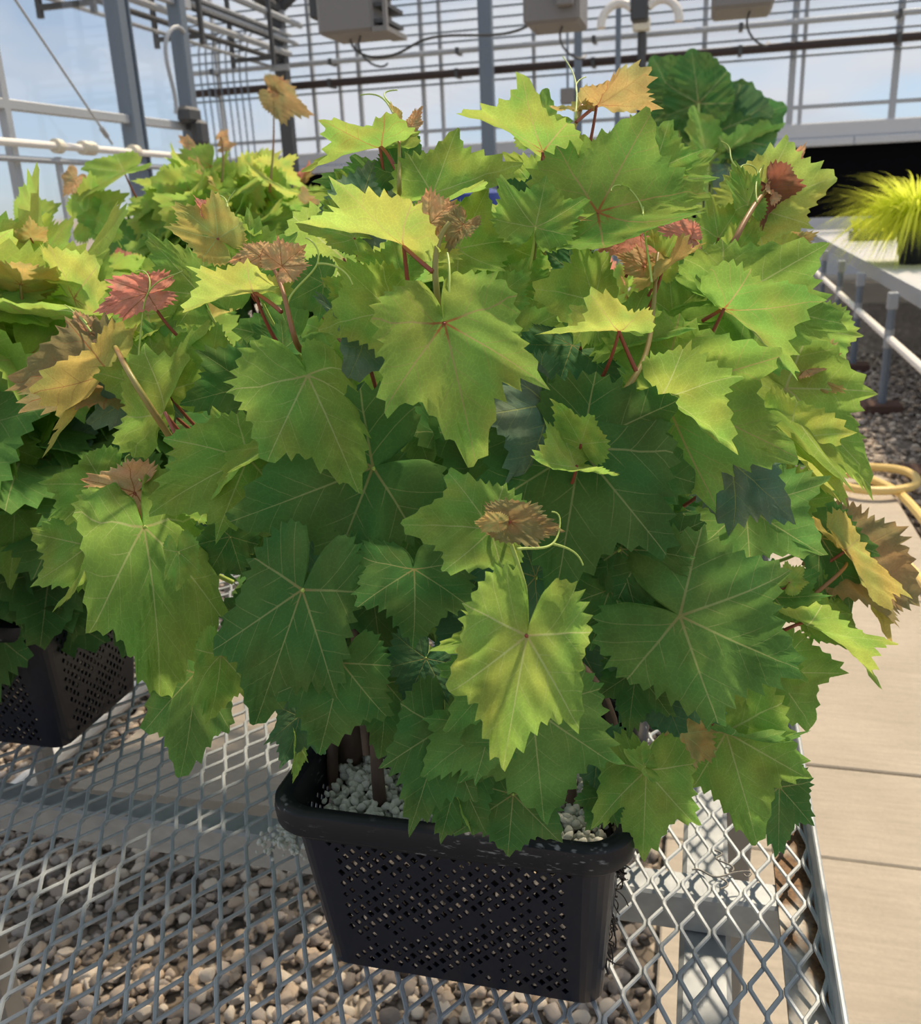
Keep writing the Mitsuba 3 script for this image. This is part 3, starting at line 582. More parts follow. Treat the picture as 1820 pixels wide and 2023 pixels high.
def place(v, tip, B, Tp, roll, flip_ref=None):
    """Puts a leaf on its base B so that its tip lands on Tp; roll turns it about that line, 0 = its face square to the camera."""
    c_l = unit(tip); n_l = np.array([0, 0, 1.0]); n_l = unit(n_l - c_l * (n_l @ c_l)); L_l = np.stack([c_l, np.cross(n_l, c_l), n_l], 1)
    d = Tp - B; s = np.linalg.norm(d) / np.linalg.norm(tip); c_w = d / np.linalg.norm(d)
    tc = unit(CAM - B); tc = unit(tc - c_w * (tc @ c_w)); l0 = np.cross(tc, c_w)
    q = l0; cam = R.T @ q
    sg = 1 if ((-cam[1] if abs(cam[1]) > abs(cam[0]) else cam[0]) > 0) else -1
    Q = q * sg; a = math.radians(roll)
    n_w = math.cos(a) * tc + math.sin(a) * Q
    W = np.stack([c_w, np.cross(n_w, c_w), n_w], 1)
    return s * (v @ (W @ L_l.T).T) + B, sg
LCOUNT = {}
def leaf_label(col):
    return {6: 'bronze young leaf', 7: 'red young leaf', 8: 'orange-pink young leaf', 9: 'orange-olive young leaf', 12: 'yellow-olive young leaf', 10: 'dark red glossy young leaf'}.get(col)
def add_leaf(plant, B, Tp, roll=0, fa=10, fb=10, droop=25, col=3, w=1.0, red=0, seed=None, petiole=None, mat=None, **k):
    seed = int(rng.integers(1e6)) if seed is None else seed
    w *= .76
    v, f, uv, tip = leaf_mesh(seed, fa, fb, droop, col, red, w, **k)
    c, sg = place(v, tip, B, Tp, roll)
    if sg < 0 and fa != fb:
        v, f, uv, tip = leaf_mesh(seed, fb, fa, droop, col, red, w, **k); c, sg = place(v, tip, B, Tp, roll)
    mat = mat or ('gloss_leaf_mat' if col in (0, 6, 7, 8, 10, 11) else 'leaf_mat')
    key = put('leaf', (c, f), mat, plant, True, uv=uv)
    if leaf_label(col): labels[key] = {'label': leaf_label(col)}
    if petiole is not None:
        L = np.linalg.norm(Tp - B); pts = spline([B, B + (petiole - B) * .45 + np.array([0, 0, -.004]), petiole], 9)
        put('petiole', tube(pts, np.linspace(.0011, .0015, 9) * (.6 + L / .14), 6), 'red_stem_mat' if col >= 4 or red else 'green_stem_mat', key, True)
    return key
# the bush as the photograph shows it: distance in front of the camera of its outer face at a pixel
def face(u, v):
    q = ((u - 890) / 800.0) ** 2 + ((v - 880) / 840.0) ** 2
    return .90 - .17 * max(0, v - 880) / 720 - .05 * max(0, 880 - v) / 700 - .30 * (1 - min(q, 1.15))
vine = thing('grapevine', 'big front grapevine of lime to dark green serrated leaves in the middle of the picture', 'grapevine')
# u v of the base, u v of the tip, depth offset, tip offset, roll, fold A (up/right half), fold B, droop, colour, width, [red]
LV = '''
751 289 594 340 -.02 -.02 100 50 45 15 4 1.15 2
793 346 822 247 .02 .02 0 25 20 -10 1 1.0
855 384 1030 330 .00 -.01 35 15 70 10 4 1.35
1073 301 905 224 -.02 -.02 118 42 40 20 4 1.25 1
1060 265 1082 174 .06 .04 20 20 20 10 3 1.5
1179 208 1300 216 -.02 .0 118 50 40 15 9 1.1 2
1181 420 1402 384 -.03 -.02 28 18 70 15 3 1.15 1
1058 448 1082 352 -.01 -.01 0 30 30 10 3 1.7
1040 400 985 345 .03 .0 0 20 30 20 0 1.1
1521 371 1554 430 -.035 -.01 14 15 30 25 10 1.4 2
1494 410 1655 352 .01 -.01 15 20 20 15 5 1.15
1478 402 1450 318 -.01 .0 20 40 50 10 3 .8
1548 345 1590 303 -.03 -.01 40 50 40 10 8 .8 2
1524 372 1519 328 -.035 0 70 50 50 10 8 .5 2
1560 484 1616 460 .02 .0 20 25 20 15 9 1.1 2
1545 488 1590 476 .02 .02 30 30 30 15 5 1.3
1450 505 1500 436 .05 .03 20 20 20 15 4 1.4
1436 598 1671 646 -.01 .01 8 12 30 20 3 0.95
1432 607 1576 750 -.05 -.05 112 55 70 10 3 1.25 1
1310 778 1578 910 -.01 -.01 6 10 25 25 3 1.05 1
1308 780 1456 888 -.05 -.06 112 45 80 10 4 1.5
1223 655 1065 660 -.04 -.04 98 68 60 12 5 1.2 1
1228 668 1400 640 .03 .03 62 30 30 15 3 1.1
1176 596 1052 566 .03 .01 22 12 12 20 4 1.55
878 637 936 922 -.05 -.045 2 -14 8 30 4 1.08 1
779 617 630 648 .03 .0 30 15 20 20 4 1.45
715 655 682 748 .05 .0 15 10 10 40 11 1.35
798 487 597 441 -.03 -.02 104 58 50 15 5 1.15 1
705 425 850 362 .05 .05 20 20 20 10 11 1.15
760 372 622 355 .06 .04 40 25 25 15 2 1.0
700 470 588 446 .05 .03 50 20 20 10 4 1.4
905 492 1046 474 .03 .03 30 15 40 15 4 1.5
795 545 700 500 .05 .02 25 15 15 20 3 1.2
503 578 361 616 -.03 -.03 103 58 50 15 5 1.2 1
500 550 495 418 .05 .05 0 15 15 10 3 1.3
396 582 292 464 .06 .03 10 12 12 15 3 1.2
292 622 390 540 .02 .03 50 30 30 10 4 1.1
430 470 345 402 -.01 -.01 20 30 30 15 12 1.0
405 420 382 386 -.025 -.03 60 30 30 10 7 1.0 2
213 735 20 752 .0 -.01 45 8 30 10 6 1.5 2
213 733 86 900 -.04 -.05 -104 75 60 10 12 1.0 2
292 580 188 614 -.02 -.02 22 25 25 20 7 0.75 2
172 657 125 648 -.01 0 20 30 30 20 8 .9 2
326 815 416 633 .01 .01 -92 68 60 10 4 1.35
300 765 172 838 .03 .02 8 10 10 25 11 1.2
330 772 246 650 .03 .03 15 15 15 15 4 1.4
336 690 352 612 .05 .04 0 15 15 15 2 1.4
492 762 357 794 .07 .04 0 15 20 20 1 1.35
608 743 704 972 -.04 -.03 6 -75 5 28 3 1.2
490 905 294 1012 -.02 -.03 12 12 -15 35 3 1.0
492 882 418 806 .0 -.01 20 25 25 -30 4 1.0
532 880 416 988 -.02 -.03 70 60 40 10 4 .75
265 973 165 1027 -.04 -.03 15 20 20 20 8 .95 2
205 958 100 1054 .02 .01 10 12 12 25 3 1.1
174 1078 62 1050 .01 .0 0 -25 20 30 3 1.6
192 1080 107 1206 -.01 -.01 70 60 50 15 4 .8
284 1040 309 1386 -.06 -.04 5 -8 -12 75 3 0.66
352 1090 350 1168 -.08 -.07 20 35 50 30 3 1.0
436 1294 412 1424 .0 .0 20 50 60 20 3 1.2
386 1330 352 1537 .02 .0 8 -20 8 45 2 .85
597 1165 500 1433 -.03 -.02 0 0 -18 35 1 .85
737 923 450 1026 .01 .0 -4 4 -10 25 1 1.22
735 930 686 1106 .025 .02 0 -30 5 25 1 1.2
818 1125 812 1275 .03 .02 8 5 10 40 1 1.55
972 1046 791 1034 -.03 -.03 14 14 28 25 3 1.25
1008 1030 1112 1052 -.05 -.045 8 18 18 20 6 .85 1
983 1032 938 1031 -.06 -.05 10 30 30 20 9 .9
1146 887 1090 1184 -.01 .0 2 -6 -5 32 1 1.2
1150 880 1378 960 .0 .02 -8 0 20 25 1 1.2
1148 878 1094 790 -.02 -.035 -20 25 45 -40 4 1.0
1140 920 1050 900 -.02 -.05 60 35 50 -20 4 1.3
1085 800 1000 977 .02 .01 30 12 -20 35 11 1.4
1070 790 945 830 .04 .02 -15 10 20 25 0 1.2
1060 1140 892 1098 .06 .04 10 10 10 25 0 1.2
1041 1256 990 1516 -.075 -.065 0 4 -18 22 4 0.98
987 1262 854 1281 -.01 -.03 12 12 12 20 4 .85
985 1325 880 1446 .01 -.01 8 5 10 35 2 1.25
968 1440 833 1536 -.01 -.02 14 14 5 40 2 1.0
1052 1400 1069 1618 -.02 -.015 0 0 0 30 2 1.35
1258 1325 1240 1455 .04 .03 -10 10 10 35 1 1.2
1182 1475 1168 1585 .04 .03 0 10 10 35 0 1.3
1195 1573 1160 1640 .0 -.01 0 15 15 30 1 1.4
1014 1570 1000 1689 -.03 -.03 0 5 5 35 1 1.45
872 1440 806 1640 .0 -.02 4 5 5 30 1 1.0
906 1530 868 1660 -.02 -.02 0 10 10 30 1 1.0
918 1580 937 1650 -.03 -.03 40 60 60 10 3 .9
930 1560 985 1590 -.015 -.02 20 20 20 20 2 1.1
675 1310 627 1488 -.01 -.015 2 -30 -8 28 1 1.45
842 1300 798 1392 .06 .05 0 10 10 25 0 1.4
762 1350 748 1500 .04 .03 8 -30 10 30 1 1.1
592 1415 552 1514 .03 .02 30 30 20 30 0 1.3
588 1470 578 1546 .02 .02 60 50 50 20 3 .7
1343 1216 1582 1328 -.04 -.03 -6 -10 10 30 2 1.15
1330 1215 1370 1398 -.02 -.015 0 0 -20 30 1 1.2
1265 1095 1440 1150 .0 -.01 10 25 -30 30 1 1.1
1225 1085 1390 1205 .015 .0 -15 40 10 20 1 .9
1473 1000 1622 1098 .0 .0 -4 0 -15 30 2 1.35
1442 912 1568 1036 -.03 -.02 35 15 -50 20 11 1.15
1560 868 1674 998 .0 .01 58 45 45 20 5 1.15
1552 768 1722 972 .03 .04 42 25 55 25 4 1.05
1600 850 1660 960 .05 .05 40 30 30 20 3 1.3
1592 735 1684 736 .02 .02 18 30 30 20 9 1.1 2
1592 730 1635 712 .01 .01 30 35 35 20 8 .9 2
1622 1062 1677 1207 .03 .03 35 20 30 30 1 1.2
1672 1100 1816 1189 .02 .02 38 12 30 20 6 1.5 1
1668 1090 1759 1268 -.01 -.01 105 60 60 15 12 .85 1
1593 1230 1737 1358 .0 .0 75 30 75 20 4 1.2
1600 1200 1690 1250 .03 .04 40 30 30 20 3 1.2
1492 1300 1524 1446 .01 .01 35 30 40 20 3 1.2
1530 1330 1600 1440 .03 .03 20 10 20 25 3 1.5
1434 1446 1493 1671 -.01 -.005 10 8 -80 18 3 1.1
1445 1450 1594 1447 -.02 -.03 70 40 60 -20 2 .8
1540 1555 1536 1690 .03 .03 0 20 20 25 1 1.1
1462 1455 1508 1388 .04 .04 0 10 10 20 11 1.3
1277 1523 1266 1694 -.02 -.02 2 0 28 28 3 1.15
1275 1515 1232 1480 -.025 -.04 40 50 50 -20 3 .9
1290 1316 1342 1458 .03 .02 0 0 5 30 0 1.35
1290 1320 1423 1424 .035 .03 -10 5 5 25 0 1.1
1205 1165 1284 1300 .03 .02 0 5 5 30 1 1.35
1352 1450 1406 1502 .01 .01 20 30 30 20 9 1.1
1130 682 1088 792 .08 .06 0 10 10 30 0 1.5
1265 466 1183 492 .0 -.01 25 25 25 20 7 1.25 2
1272 528 1215 502 -.01 -.01 20 25 25 20 8 .9 1
1308 538 1392 480 -.04 -.03 92 60 55 10 9 .9 1
1300 532 1290 455 -.01 .0 0 40 40 10 4 1.0
1365 472 1300 450 .02 .01 30 30 30 15 7 .9 2
1352 590 1388 482 .05 .05 0 25 25 10 2 1.2
1130 535 1120 446 .05 .04 0 20 20 10 0 1.2
1096 428 1165 436 -.01 -.02 40 60 60 10 9 .8 1
916 442 884 499 -.05 -.05 -25 30 60 20 6 1.15 2
850 442 902 398 -.03 -.02 20 40 30 10 8 1.2 2
868 446 850 470 -.05 -.05 40 60 60 10 8 .7 1
514 507 452 516 -.04 -.03 30 30 30 20 8 .75 2
557 525 604 488 -.04 -.03 20 20 20 10 8 1.35 2
812 247 835 210 -.02 -.02 30 30 30 10 8 .8 2
786 238 770 206 -.03 -.02 60 60 60 10 9 .5
1160 196 1158 168 -.03 -.02 60 60 60 10 9 .6
1290 335 1325 238 .10 .10 10 15 15 20 3 1.3
1330 355 1412 296 .10 .10 25 20 20 20 3 1.3
1290 420 1360 352 .08 .08 20 20 20 20 4 1.4
1262 252 1238 235 .06 .05 20 25 25 20 7 1.1 2
1060 375 998 300 .08 .06 10 15 15 20 4 1.5
1420 470 1470 396 .06 .06 10 20 20 15 4 1.3
1622 652 1660 730 .06 .06 10 15 25 25 4 1.3
1180 330 1140 262 .06 .05 10 15 15 15 4 1.4
690 580 636 548 .03 .02 30 15 20 20 4 1.4
640 560 560 600 .05 .04 0 20 20 20 2 1.4
560 690 500 640 .07 .06 0 20 20 20 1 1.3
470 520 560 470 .05 .05 0 15 15 15 4 1.3
700 400 610 380 .05 .04 45 20 20 15 4 1.3
980 590 1050 540 .05 .04 20 15 15 20 3 1.3
1020 560 1100 540 .06 .05 20 25 25 -20 3 1.3
1400 700 1450 620 .06 .06 10 20 20 20 3 1.3
1330 620 1400 560 .05 .05 10 15 15 20 3 1.4
1555 990 1640 930 .05 .05 20 20 20 20 3 1.2
1450 860 1390 960 .06 .04 0 15 15 20 1 1.2
1530 1180 1620 1130 .05 .05 30 20 20 20 2 1.2
1560 1150 1590 1120 .02 .02 0 20 20 20 5 1.3
410 1000 330 950 .03 .02 30 20 20 20 4 1.2
420 700 370 640 .05 .04 20 20 20 20 4 1.2
330 1080 420 1150 .03 .03 0 20 20 20 2 1.3
455 1060 400 1150 .04 .03 0 10 10 20 1 1.2
620 1050 690 1150 .06 .05 0 10 10 20 0 1.2
660 840 720 760 .08 .06 0 10 10 20 0 1.3
950 1130 900 1220 .05 .05 0 10 10 20 0 1.4
1130 1060 1080 960 .07 .06 0 10 10 20 0 1.4
'''
core = at(890, 980, .92)
for row in LV.strip().split('\n'):
    q = row.split(); u, v, tu, tv, o, dt, roll, fa, fb, dp, col, w = map(float, q[:12]); red = int(q[12]) if len(q) > 12 else 0; col = int(col)
    d = face(u, v) + o; dtip = d + dt - o + .3 * np.clip(face(tu, tv) - face(u, v), -.05, .05)
    B, Tp = at(u, v, d), at(tu, tv, dtip)
    L = np.linalg.norm(Tp - B); young = col >= 6 and col not in (11, 12)
    inward = unit(core + np.array([0, 0, -.10]) - B); pet = B + inward * L * .55 + np.array([0, 0, -.25 * L]) * (1 if v < 1200 else -.6)
    tiny = math.hypot(tu - u, tv - v) < 75
    add_leaf(vine, B, Tp, roll, fa, fb, dp * 1.35, col, w, red, petiole=None if young and tiny else pet, tooth=1.35 if young else 1.0, lobe=.75 if young else 1.0,
             pleat=.05 if young else (.034 if col >= 3 else .024), wave=.06 if col >= 3 else .045, res=2, rings=6 if tiny else 9)
# leaves in the depth of the bush, set in space around its canes
BC = at(880, 960, .93)
for i in range(105):
    a, e = rng.uniform(0, 6.28), math.asin(rng.uniform(-.75, .97)); rad = rng.uniform(.45, .86)
    o = np.array([math.cos(a) * math.cos(e), math.sin(a) * math.cos(e), math.sin(e)])
    B = BC + o * rad * np.array([.285, .20, .30]); hdir = unit(np.array([o[0], o[1], .25 * o[2] - .45]) + rng.normal(0, .25, 3))
    L = rng.uniform(.07, .105)
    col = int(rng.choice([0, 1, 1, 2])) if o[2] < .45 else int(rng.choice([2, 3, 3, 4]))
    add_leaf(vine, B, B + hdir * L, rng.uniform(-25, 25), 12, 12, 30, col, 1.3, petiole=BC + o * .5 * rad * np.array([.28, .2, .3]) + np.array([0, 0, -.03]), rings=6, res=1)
# shoots, tendrils, canes
def pline(pts, off, n=22): return spline([at(u, v, face(u, v) + off + (2.2 * e if e > .025 else e)) for u, v, e in pts], n)
def shoot(pts, off, r0, r1, m): put('shoot', tube(pline(pts, off), np.linspace(r0, r1, 22), 8), m, vine, True)
def tendril(pts, off, r0=.0009, r1=.0005): put('tendril', tube(pline(pts, off, 30), np.linspace(r0, r1, 30), 6), 'green_stem_mat', vine, True)
def petiole(pts, off, m='red_stem_mat'): put('petiole', tube(pline(pts, off, 12), np.linspace(.0013, .0016, 12), 7), m, vine, True)
shoot([(866, 640, .03), (860, 530, 0), (865, 485, -.01), (888, 440, -.02)], -.04, .0024, .0017, 'stem_mat'); petiole([(798, 487, .01), (826, 512, 0), (855, 537, 0)], -.04)
shoot([(606, 690, .03), (576, 645, 0), (547, 543, 0), (514, 505, 0)], -.035, .0024, .0012, 'stem_mat'); petiole([(503, 578, 0), (530, 595, 0), (556, 616, 0)], -.033)
shoot([(392, 950, .06), (352, 888, .035), (272, 765, .0), (230, 690, .02), (180, 655, .035)], -.085, .0030, .0014, 'stem_mat'); petiole([(213, 735, 0), (240, 742, -.02), (272, 766, -.08)], -.005); petiole([(326, 815, .0), (345, 855, 0), (368, 908, .04)], -.08)
shoot([(1254, 790, .03), (1257, 740, 0), (1268, 720, 0), (1290, 620, 0), (1296, 545, 0), (1300, 500, 0)], -.03, .0026, .0013, 'stem_mat'); petiole([(1223, 655, -.01), (1240, 695, 0), (1258, 735, 0)], -.03)
shoot([(1104, 362, .05), (1122, 300, .0), (1138, 242, 0), (1162, 185, 0)], -.01, .0028, .0014, 'stem_mat'); petiole([(1138, 242, 0), (1158, 225, 0), (1179, 208, 0)], -.015); petiole([(1073, 301, 0), (1078, 325, 0), (1086, 362, .03)], -.015)
shoot([(1440, 505, .04), (1452, 475, .02), (1492, 404, 0), (1521, 371, 0), (1548, 345, 0)], -.03, .0030, .0016, 'stem_mat')
shoot([(793, 385, .04), (789, 345, 0), (788, 260, 0), (786, 235, 0)], -.02, .0020, .0010, 'stem_mat'); petiole([(751, 289, 0), (770, 312, 0), (790, 350, .02)], -.02)
shoot([(1020, 1155, .04), (1013, 1085, 0), (997, 1040, 0)], -.04, .0022, .0013, 'green_stem_mat'); petiole([(972, 1046, .01), (990, 1058, 0), (1008, 1076, 0)], -.04, 'green_stem_mat')
shoot([(1520, 1245, .05), (1541, 1226, .03), (1614, 1170, 0), (1670, 1110, 0)], .01, .0024, .0015, 'stem_mat'); petiole([(1593, 1230, 0), (1570, 1236, 0), (1548, 1246, .02)], .005)

shoot([(1054, 510, .05), (1060, 450, .02)], 0, .002, .0015, 'stem_mat'); shoot([(1078, 500, .05), (1092, 430, .01), (1120, 380, 0)], .01, .002, .0014, 'stem_mat')
shoot([(1640, 800, .06), (1610, 760, .03), (1592, 735, .02)], 0, .002, .0012, 'stem_mat'); shoot([(1538, 520, .06), (1548, 495, .03), (1560, 484, .02)], 0, .0018, .001, 'stem_mat')
petiole([(1434, 607, 0), (1412, 620, 0), (1388, 634, .02)], -.02); petiole([(1310, 779, 0), (1298, 790, 0), (1280, 806, .03)], -.02); petiole([(1434, 1446, 0), (1415, 1436, 0), (1394, 1424, .02)], -.005); petiole([(1262, 1496, 0), (1285, 1475, .01), (1310, 1450, .03)], 0, 'green_stem_mat')
tendril([(277, 765, -.02), (274, 700, -.02), (280, 640, -.02), (292, 580, -.03), (330, 548, -.03), (362, 535, -.03)], 0); tendril([(292, 582, -.03), (296, 556, -.03), (284, 536, -.03), (268, 536, -.03)], 0, .0007)
tendril([(568, 618, 0), (590, 565, 0), (627, 521, 0), (629, 500, 0), (604, 470, 0)], -.035); tendril([(627, 521, 0), (660, 525, 0), (690, 548, 0), (697, 563, 0)], -.035)
tendril([(1288, 558, 0), (1277, 480, 0), (1271, 419, 0), (1275, 385, 0), (1290, 367, 0), (1297, 375, 0)], -.06); tendril([(1270, 425, 0), (1258, 390, 0), (1238, 370, 0), (1215, 367, 0), (1208, 378, 0)], -.06)
tendril([(1022, 1085, 0), (1060, 1083, 0), (1092, 1074, 0), (1106, 1040, 0), (1104, 1018, 0), (1090, 1011, 0)], -.055); tendril([(1092, 1074, 0), (1118, 1082, 0), (1140, 1096, 0), (1152, 1117, 0)], -.055)
tendril([(1137, 235, 0), (1138, 165, 0), (1128, 135, 0), (1112, 112, 0)], -.02); tendril([(1142, 190, 0), (1150, 155, 0), (1158, 152, 0)], -.02, .0007)
tendril([(1496, 400, 0), (1496, 354, 0), (1515, 318, 0), (1538, 288, 0)], -.035); tendril([(1455, 330, 0), (1444, 310, 0), (1440, 290, 0), (1424, 279, 0)], -.02); tendril([(1496, 354, 0), (1490, 330, 0), (1475, 325, 0), (1464, 332, 0)], -.035, .0007)
tendril([(786, 236, 0), (766, 205, 0), (740, 187, 0), (711, 188, 0)], -.025); tendril([(772, 205, 0), (768, 180, 0), (785, 178, 0)], -.025, .0007)
tendril([(884, 500, 0), (888, 560, .0), (880, 632, .01)], -.05, .0008, .0008); tendril([(180, 655, 0), (160, 630, 0), (128, 602, 0)], -.02, .0009); tendril([(172, 640, 0), (150, 620, 0), (116, 614, 0)], -.02, .0009)
tendril([(446, 445, 0), (450, 410, 0), (442, 390, 0), (430, 386, 0)], 0); tendril([(450, 430, 0), (452, 395, 0), (465, 376, 0)], 0)
tendril([(278, 950, 0), (262, 940, 0), (230, 945, 0), (215, 955, 0)], -.04); tendril([(262, 942, 0), (250, 920, 0), (248, 905, 0), (256, 898, 0)], -.04)
pz = BZ + .155
for (u, v, x, y, r) in ((655, 1535, .02, .03, .0055), (752, 1588, -.004, .012, .0062), (700, 1480, .03, .05, .006), (835, 1560, .01, .05, .005), (1120, 1600, .0, .03, .005), (1190, 1560, .02, .05, .006), (980, 1560, .0, .06, .006), (940, 1600, 0, .03, .005)):
    b = onz(u, v, pz); topp = b * .45 + BC * .55 + np.array([rng.uniform(-.06, .06), rng.uniform(-.03, .05), rng.uniform(-.12, .02)])
    put('cane', tube(spline([b + [0, 0, -.03], b + [x * .3, y * .3, .06], topp], 14), np.linspace(r, r * .55, 14), 9), 'bark_mat', vine, True)
    e = BC + np.array([rng.uniform(-.22, .22), rng.uniform(-.1, .12), rng.uniform(.02, .24)])
    put('shoot', tube(spline([topp, (topp + e) / 2 + [0, 0, .02], e], 12), np.linspace(.0032, .0016, 12), 7), 'stem_mat', vine, True)
for u, v in ((690, 1500),): # the knobbly stump at the left
    b = onz(u, v, pz); put('stump', tube(spline([b + [0, .0, -.03], b + [.002, 0, .02], b + [.008, .005, .06], b + [.02, .01, .14]], 12), [.008, .009, .013, .017, .015, .012, .013, .011, .010, .009, .009, .008], 10), 'bark_mat', vine, True)
b = onz(735, 1330, 1.0)
for k in range(4):
    p = at(700 + 16 * k, 1235, .80 + .01 * k); q = at(712 + 12 * k, 1350, .79 + .01 * k); e = q + (q - p) * 1.2
    put('cane', tube(spline([p, q, e], 10), .0042, 8), 'bark_mat', vine, True)

# ---------------------------------------------------------------- the other vines on the bench
PROTO = {}
def proto(col, k, flat):
    if (col, k) not in PROTO:
        v, f, uv, tip = leaf_mesh(500 + k, 12 + 9 * (k % 4), 12 + 11 * ((k + 1) % 4), 22, col, 1 if col > 3 else 0, 1.2, tooth=1.1, wave=.06, pleat=.03, rings=6, res=1)
        PROTO[col, k] = (ply((v, f), 'leaf_mat', True, uv=uv), tip)
    return PROTO[col, k]
def bush(plant, c, rad, n, L0, L1, seed, lowdark=.1, young=8, tints=(8, 7, 6, 9)):
    g = np.random.default_rng(seed); c = np.asarray(c, float); rad = np.asarray(rad, float)
    for i in range(n):
        a, e = g.uniform(0, 6.28), math.asin(g.uniform(-.85, 1)); rr = g.uniform(.62, 1.0)
        o = np.array([math.cos(a) * math.cos(e), math.sin(a) * math.cos(e), math.sin(e)])
        B = c + o * rad * rr; h = unit(np.array([o[0], o[1], -.25 + .5 * max(o[2], 0) * g.uniform(-1, 1)]) + g.normal(0, .35, 3))
        nn = unit(np.array([o[0] * .5, o[1] * .5, .75]) + g.normal(0, .3, 3)); nn = unit(nn - h * (nn @ h))
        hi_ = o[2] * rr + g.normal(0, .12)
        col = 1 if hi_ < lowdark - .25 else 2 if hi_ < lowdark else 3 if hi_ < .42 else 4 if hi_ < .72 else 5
        L = g.uniform(L0, L1)
        if i < young: col = int(g.choice(tints)); L *= .42; B = c + np.array([o[0] * .9, o[1] * .9, abs(o[2]) * .35 + .55]) * rad; h = unit([o[0], o[1], .6])
        nn = unit(nn - h * (nn @ h))
        sh, tip = proto(col, int(g.integers(10)), 0)
        M = np.eye(4); M[:3, :3] = np.stack([h, np.cross(nn, h), nn], 1) * L / np.linalg.norm(tip); M[:3, 3] = B
        key = put_ref('leaf', sh, M, plant)
        if leaf_label(col): labels[key] = {'label': leaf_label(col)}
        if i % 2 == 0:
            inn = c + o * rad * rr * .6 + np.array([0, 0, -.03]); put('petiole', tube(spline([B, (B + inn) / 2 + [0, 0, -.006], inn], 6), .0017, 5), 'stem_mat', key, True)
    for i in range(7):
        o = g.normal(0, 1, 3); e = c + np.array([o[0] * .4, o[1] * .4, .3 + .35 * g.random()]) * rad
        b = np.array([c[0] + g.uniform(-.07, .07), c[1] + g.uniform(-.05, .05), pz])
        put('cane', tube(spline([b, (b + e) / 2 + g.normal(0, .015, 3), e], 12), np.linspace(.006, .002, 12), 7), 'bark_mat', plant, True)
def tall_shoot(plant, pts, leafs):
    put('shoot', tube(spline(pts, 12), np.linspace(.003, .0015, 12), 6), 'stem_mat', plant, True)
    for B, Tp, roll, col, w in leafs: add_leaf(plant, B, Tp, roll, 30, 30, 15, col, w, 1, rings=6, res=1, tooth=1.3)
v2 = thing('grapevine', 'second grapevine at the left edge, behind the reddish shoot of the front vine', 'grapevine')
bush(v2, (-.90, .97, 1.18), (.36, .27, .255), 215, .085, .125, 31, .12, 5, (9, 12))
for (u, v, tu, tv, d, roll, col, w) in ((-40, 590, 98, 645, 1.0, 50, 4, 1.2), (30, 930, 15, 1160, .98, 10, 3, 1.0), (-10, 1100, 40, 1240, 1.02, 0, 1, 1.3), (130, 1140, 150, 1262, 1.06, 0, 1, 1.4), (120, 880, 190, 930, 1.03, 0, 11, 1.6), (60, 470, 60, 428, 1.05, 20, 9, 1.3)):
    B = at(u, v, d); add_leaf(v2, B, at(tu, tv, d - .02), roll, 12, 15, 30, col, w, petiole=B + np.array([-.02, .05, -.03]))
v3 = thing('grapevine', 'third grapevine behind the second, below the corner post of the far wall', 'grapevine')
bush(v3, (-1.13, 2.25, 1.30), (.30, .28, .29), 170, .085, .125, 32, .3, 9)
q = lambda u, v, d: at(u, v, d)
tall_shoot(v3, [q(532, 380, 2.2), q(540, 290, 2.2), q(540, 200, 2.2)], [(q(545, 185, 2.2), q(611, 228, 2.2), -20, 6, 1.0), (q(552, 165, 2.2), q(560, 150, 2.2), 0, 8, 1.0), (q(545, 178, 2.2), q(572, 160, 2.2), 30, 8, .8)])
tall_shoot(v3, [q(438, 360, 2.15), q(440, 300, 2.15), q(436, 270, 2.15)], [(q(440, 290, 2.15), q(470, 285, 2.15), 20, 8, 1.0), (q(436, 272, 2.15), q(452, 255, 2.15), 20, 8, 1.0), (q(372, 285, 2.1), q(355, 268, 2.1), 20, 8, .9)])
v4 = thing('grapevine', 'grapevine between the second and third, with small orange leaves on its top left', 'grapevine')
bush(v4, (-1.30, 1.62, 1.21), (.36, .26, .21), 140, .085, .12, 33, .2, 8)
for (u, v, tu, tv, roll, col, w) in ((245, 338, 152, 398, 70, 4, 1.5), (170, 425, 255, 385, 30, 4, 1.3), (150, 352, 124, 386, 10, 8, 1.1), (60, 440, 120, 405, 30, 4, 1.4), (215, 440, 150, 430, 20, 3, 1.5)):
    B = at(u, v, 1.85); add_leaf(v4, B, at(tu, tv, 1.83), roll, 20, 20, 25, col, w, petiole=B + np.array([0, .03, -.05]), rings=6)
v5 = thing('grapevine', 'grapevine hidden behind the right half of the front vine, below the broad dark leaves', 'grapevine')
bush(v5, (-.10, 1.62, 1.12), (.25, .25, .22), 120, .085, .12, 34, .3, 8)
v6 = thing('grapevine', 'grapevine behind the top of the front vine, between the third vine and the blue drum', 'grapevine')
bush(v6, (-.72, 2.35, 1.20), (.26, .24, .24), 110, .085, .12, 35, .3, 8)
for (x, y), lab in (((-1.12, 2.25), 'black perforated pot of the third grapevine'), ((-1.30, 1.62), 'black perforated pot of the grapevine between the second and third'), ((-.06, 1.62), 'black perforated pot of the grapevine behind the front one on the right'), ((-.72, 2.35), 'black perforated pot of the grapevine behind the top of the front vine')):
    make_pot(x, y, .120, .078, .133, .106, .185, BZ + .007, lab, 60, 8)

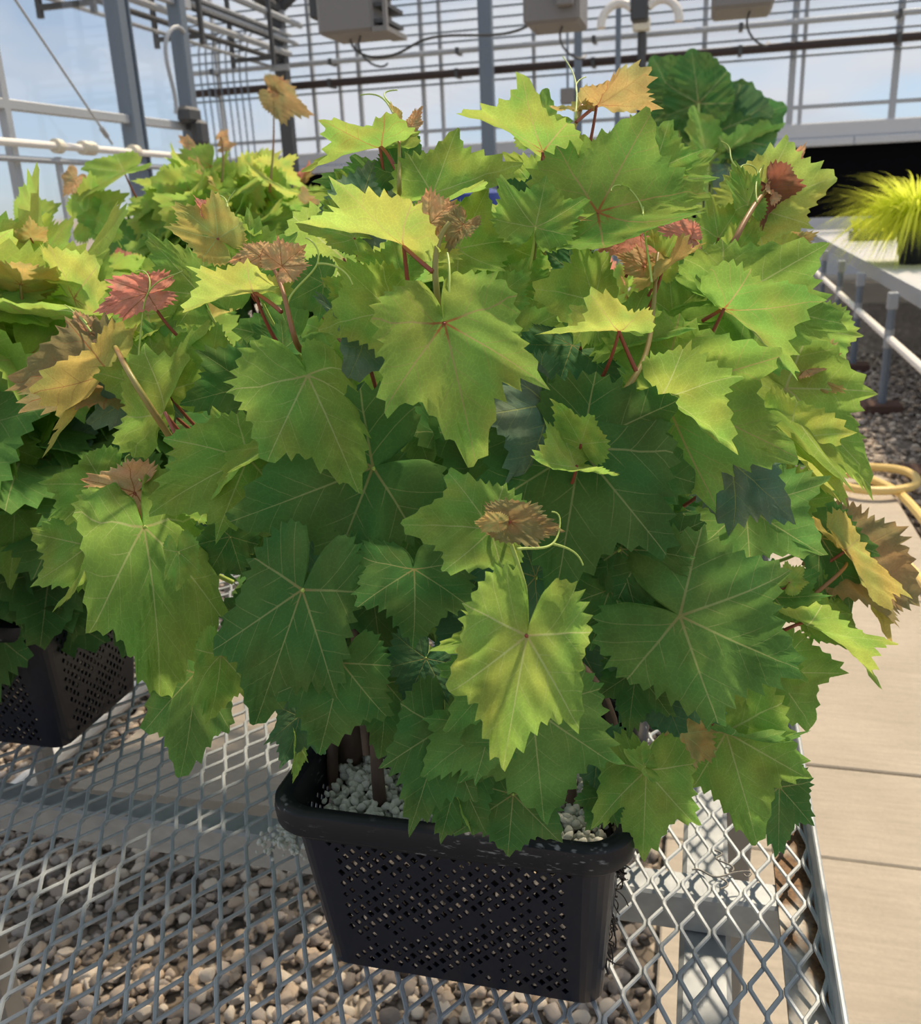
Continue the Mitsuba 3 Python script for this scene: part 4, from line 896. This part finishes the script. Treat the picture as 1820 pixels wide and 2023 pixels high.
# ---------------------------------------------------------------- the broad-leaved plant
ele = thing('elephant_ear', 'tall plant with broad dark glossy leaves behind the vine at the upper right', 'potted plant')
def heart(seed):
    a = np.radians([0, 8, 25, 50, 80, 110, 135, 152, 165, 174, 180]); r = np.array([1, .92, .80, .68, .60, .56, .55, .52, .42, .22, .08])
    n = 140; th = -np.pi + (np.arange(n) + .5) / n * 2 * np.pi; rr = np.interp(np.abs(th), a, r) * (1 + .02 * np.sin(np.abs(th) * 28)); return th, rr
def big_leaf(B, Tp, roll, fold, droop, col, w, seed):
    th, rr = heart(seed); n = len(th); sc = np.linspace(0, 1, 12)
    x = np.r_[0, np.ravel([s * rr * np.cos(th) for s in sc[1:]])]; y = np.r_[0, np.ravel([s * rr * np.sin(th) for s in sc[1:]])]; s = np.r_[0, np.repeat(sc[1:], n)]; tt = np.r_[0, np.tile(th, 11)]
    z = .022 * np.sin((x - .55 * np.abs(y)) * 42) * np.minimum(1, np.abs(y) * 6) + .05 * s ** 3 * np.sin(np.abs(tt) * 11 + seed)
    ya, za = bend(np.abs(y) * w, fold, .3); yy = np.sign(y) * ya; zz = za + z
    k = math.radians(droop); ang = k * x; kk = k if abs(k) > 1e-3 else 1e-3
    v = np.c_[np.sin(ang) / kk + zz * np.sin(ang), yy, -(1 - np.cos(ang)) / kk + zz * np.cos(ang)]
    f = [[0, 1 + j, 2 + j] for j in range(n - 1)]; j = np.arange(n - 1)
    for i in range(10):
        a, b = 1 + i * n + j, 1 + (i + 1) * n + j; f += np.stack([a, b, b + 1], 1).tolist() + np.stack([a, b + 1, a + 1], 1).tolist()
    c, _ = place(v, v[1 + 10 * n + n // 2], B, Tp, roll)
    key = put('leaf', (c, np.array(f)), 'eleph_mat', ele, True, uv=np.c_[x * .9 + 4 * col, y * .9])
    base = np.array([.0, 3.7, 1.0]); pts = spline([B, B * .5 + base * .5 + [0, .06, -.02], base], 14); put('stalk', tube(pts, np.linspace(.006, .012, 14), 8), 'green_stem_mat', key, True)
DE = 3.75
for (u, v, tu, tv, o, roll, fold, dr_, col, w) in ((1335, 205, 1286, 112, .05, 10, 25, 15, 1, 1.15), (1380, 205, 1363, 96, -.02, 12, 12, 10, 1, 1.1), (1398, 325, 1368, 208, -.1, 60, 20, 10, 3, 1.2), (1415, 262, 1552, 206, .05, 40, 25, 20, 1, 1.25), (1440, 300, 1552, 246, -.04, 120, 40, 15, 2, .62), (1425, 262, 1525, 318, .1, 10, 20, 25, 0, 1.4), (1375, 300, 1310, 240, .1, 0, 20, 20, 1, 1.2), (1450, 225, 1415, 195, .12, 40, 20, 10, 2, 1.0), (1440, 330, 1425, 400, -.05, 20, 20, 30, 11, .9)):
    big_leaf(at(u, v, DE + o), at(tu, tv, DE + o - .02), roll, fold, dr_, col, w, int(u))
prof = np.array([(0, 0), (.11, 0), (.15, .22), (.165, .22), (.165, .25), (.15, .25), (.14, .2), (0, .2)]); m = trimesh.creation.revolve(prof, sections=28); m.apply_translation([-.06, 3.72, BZ + .004]); put('pot', m, 'black_mat', ele)
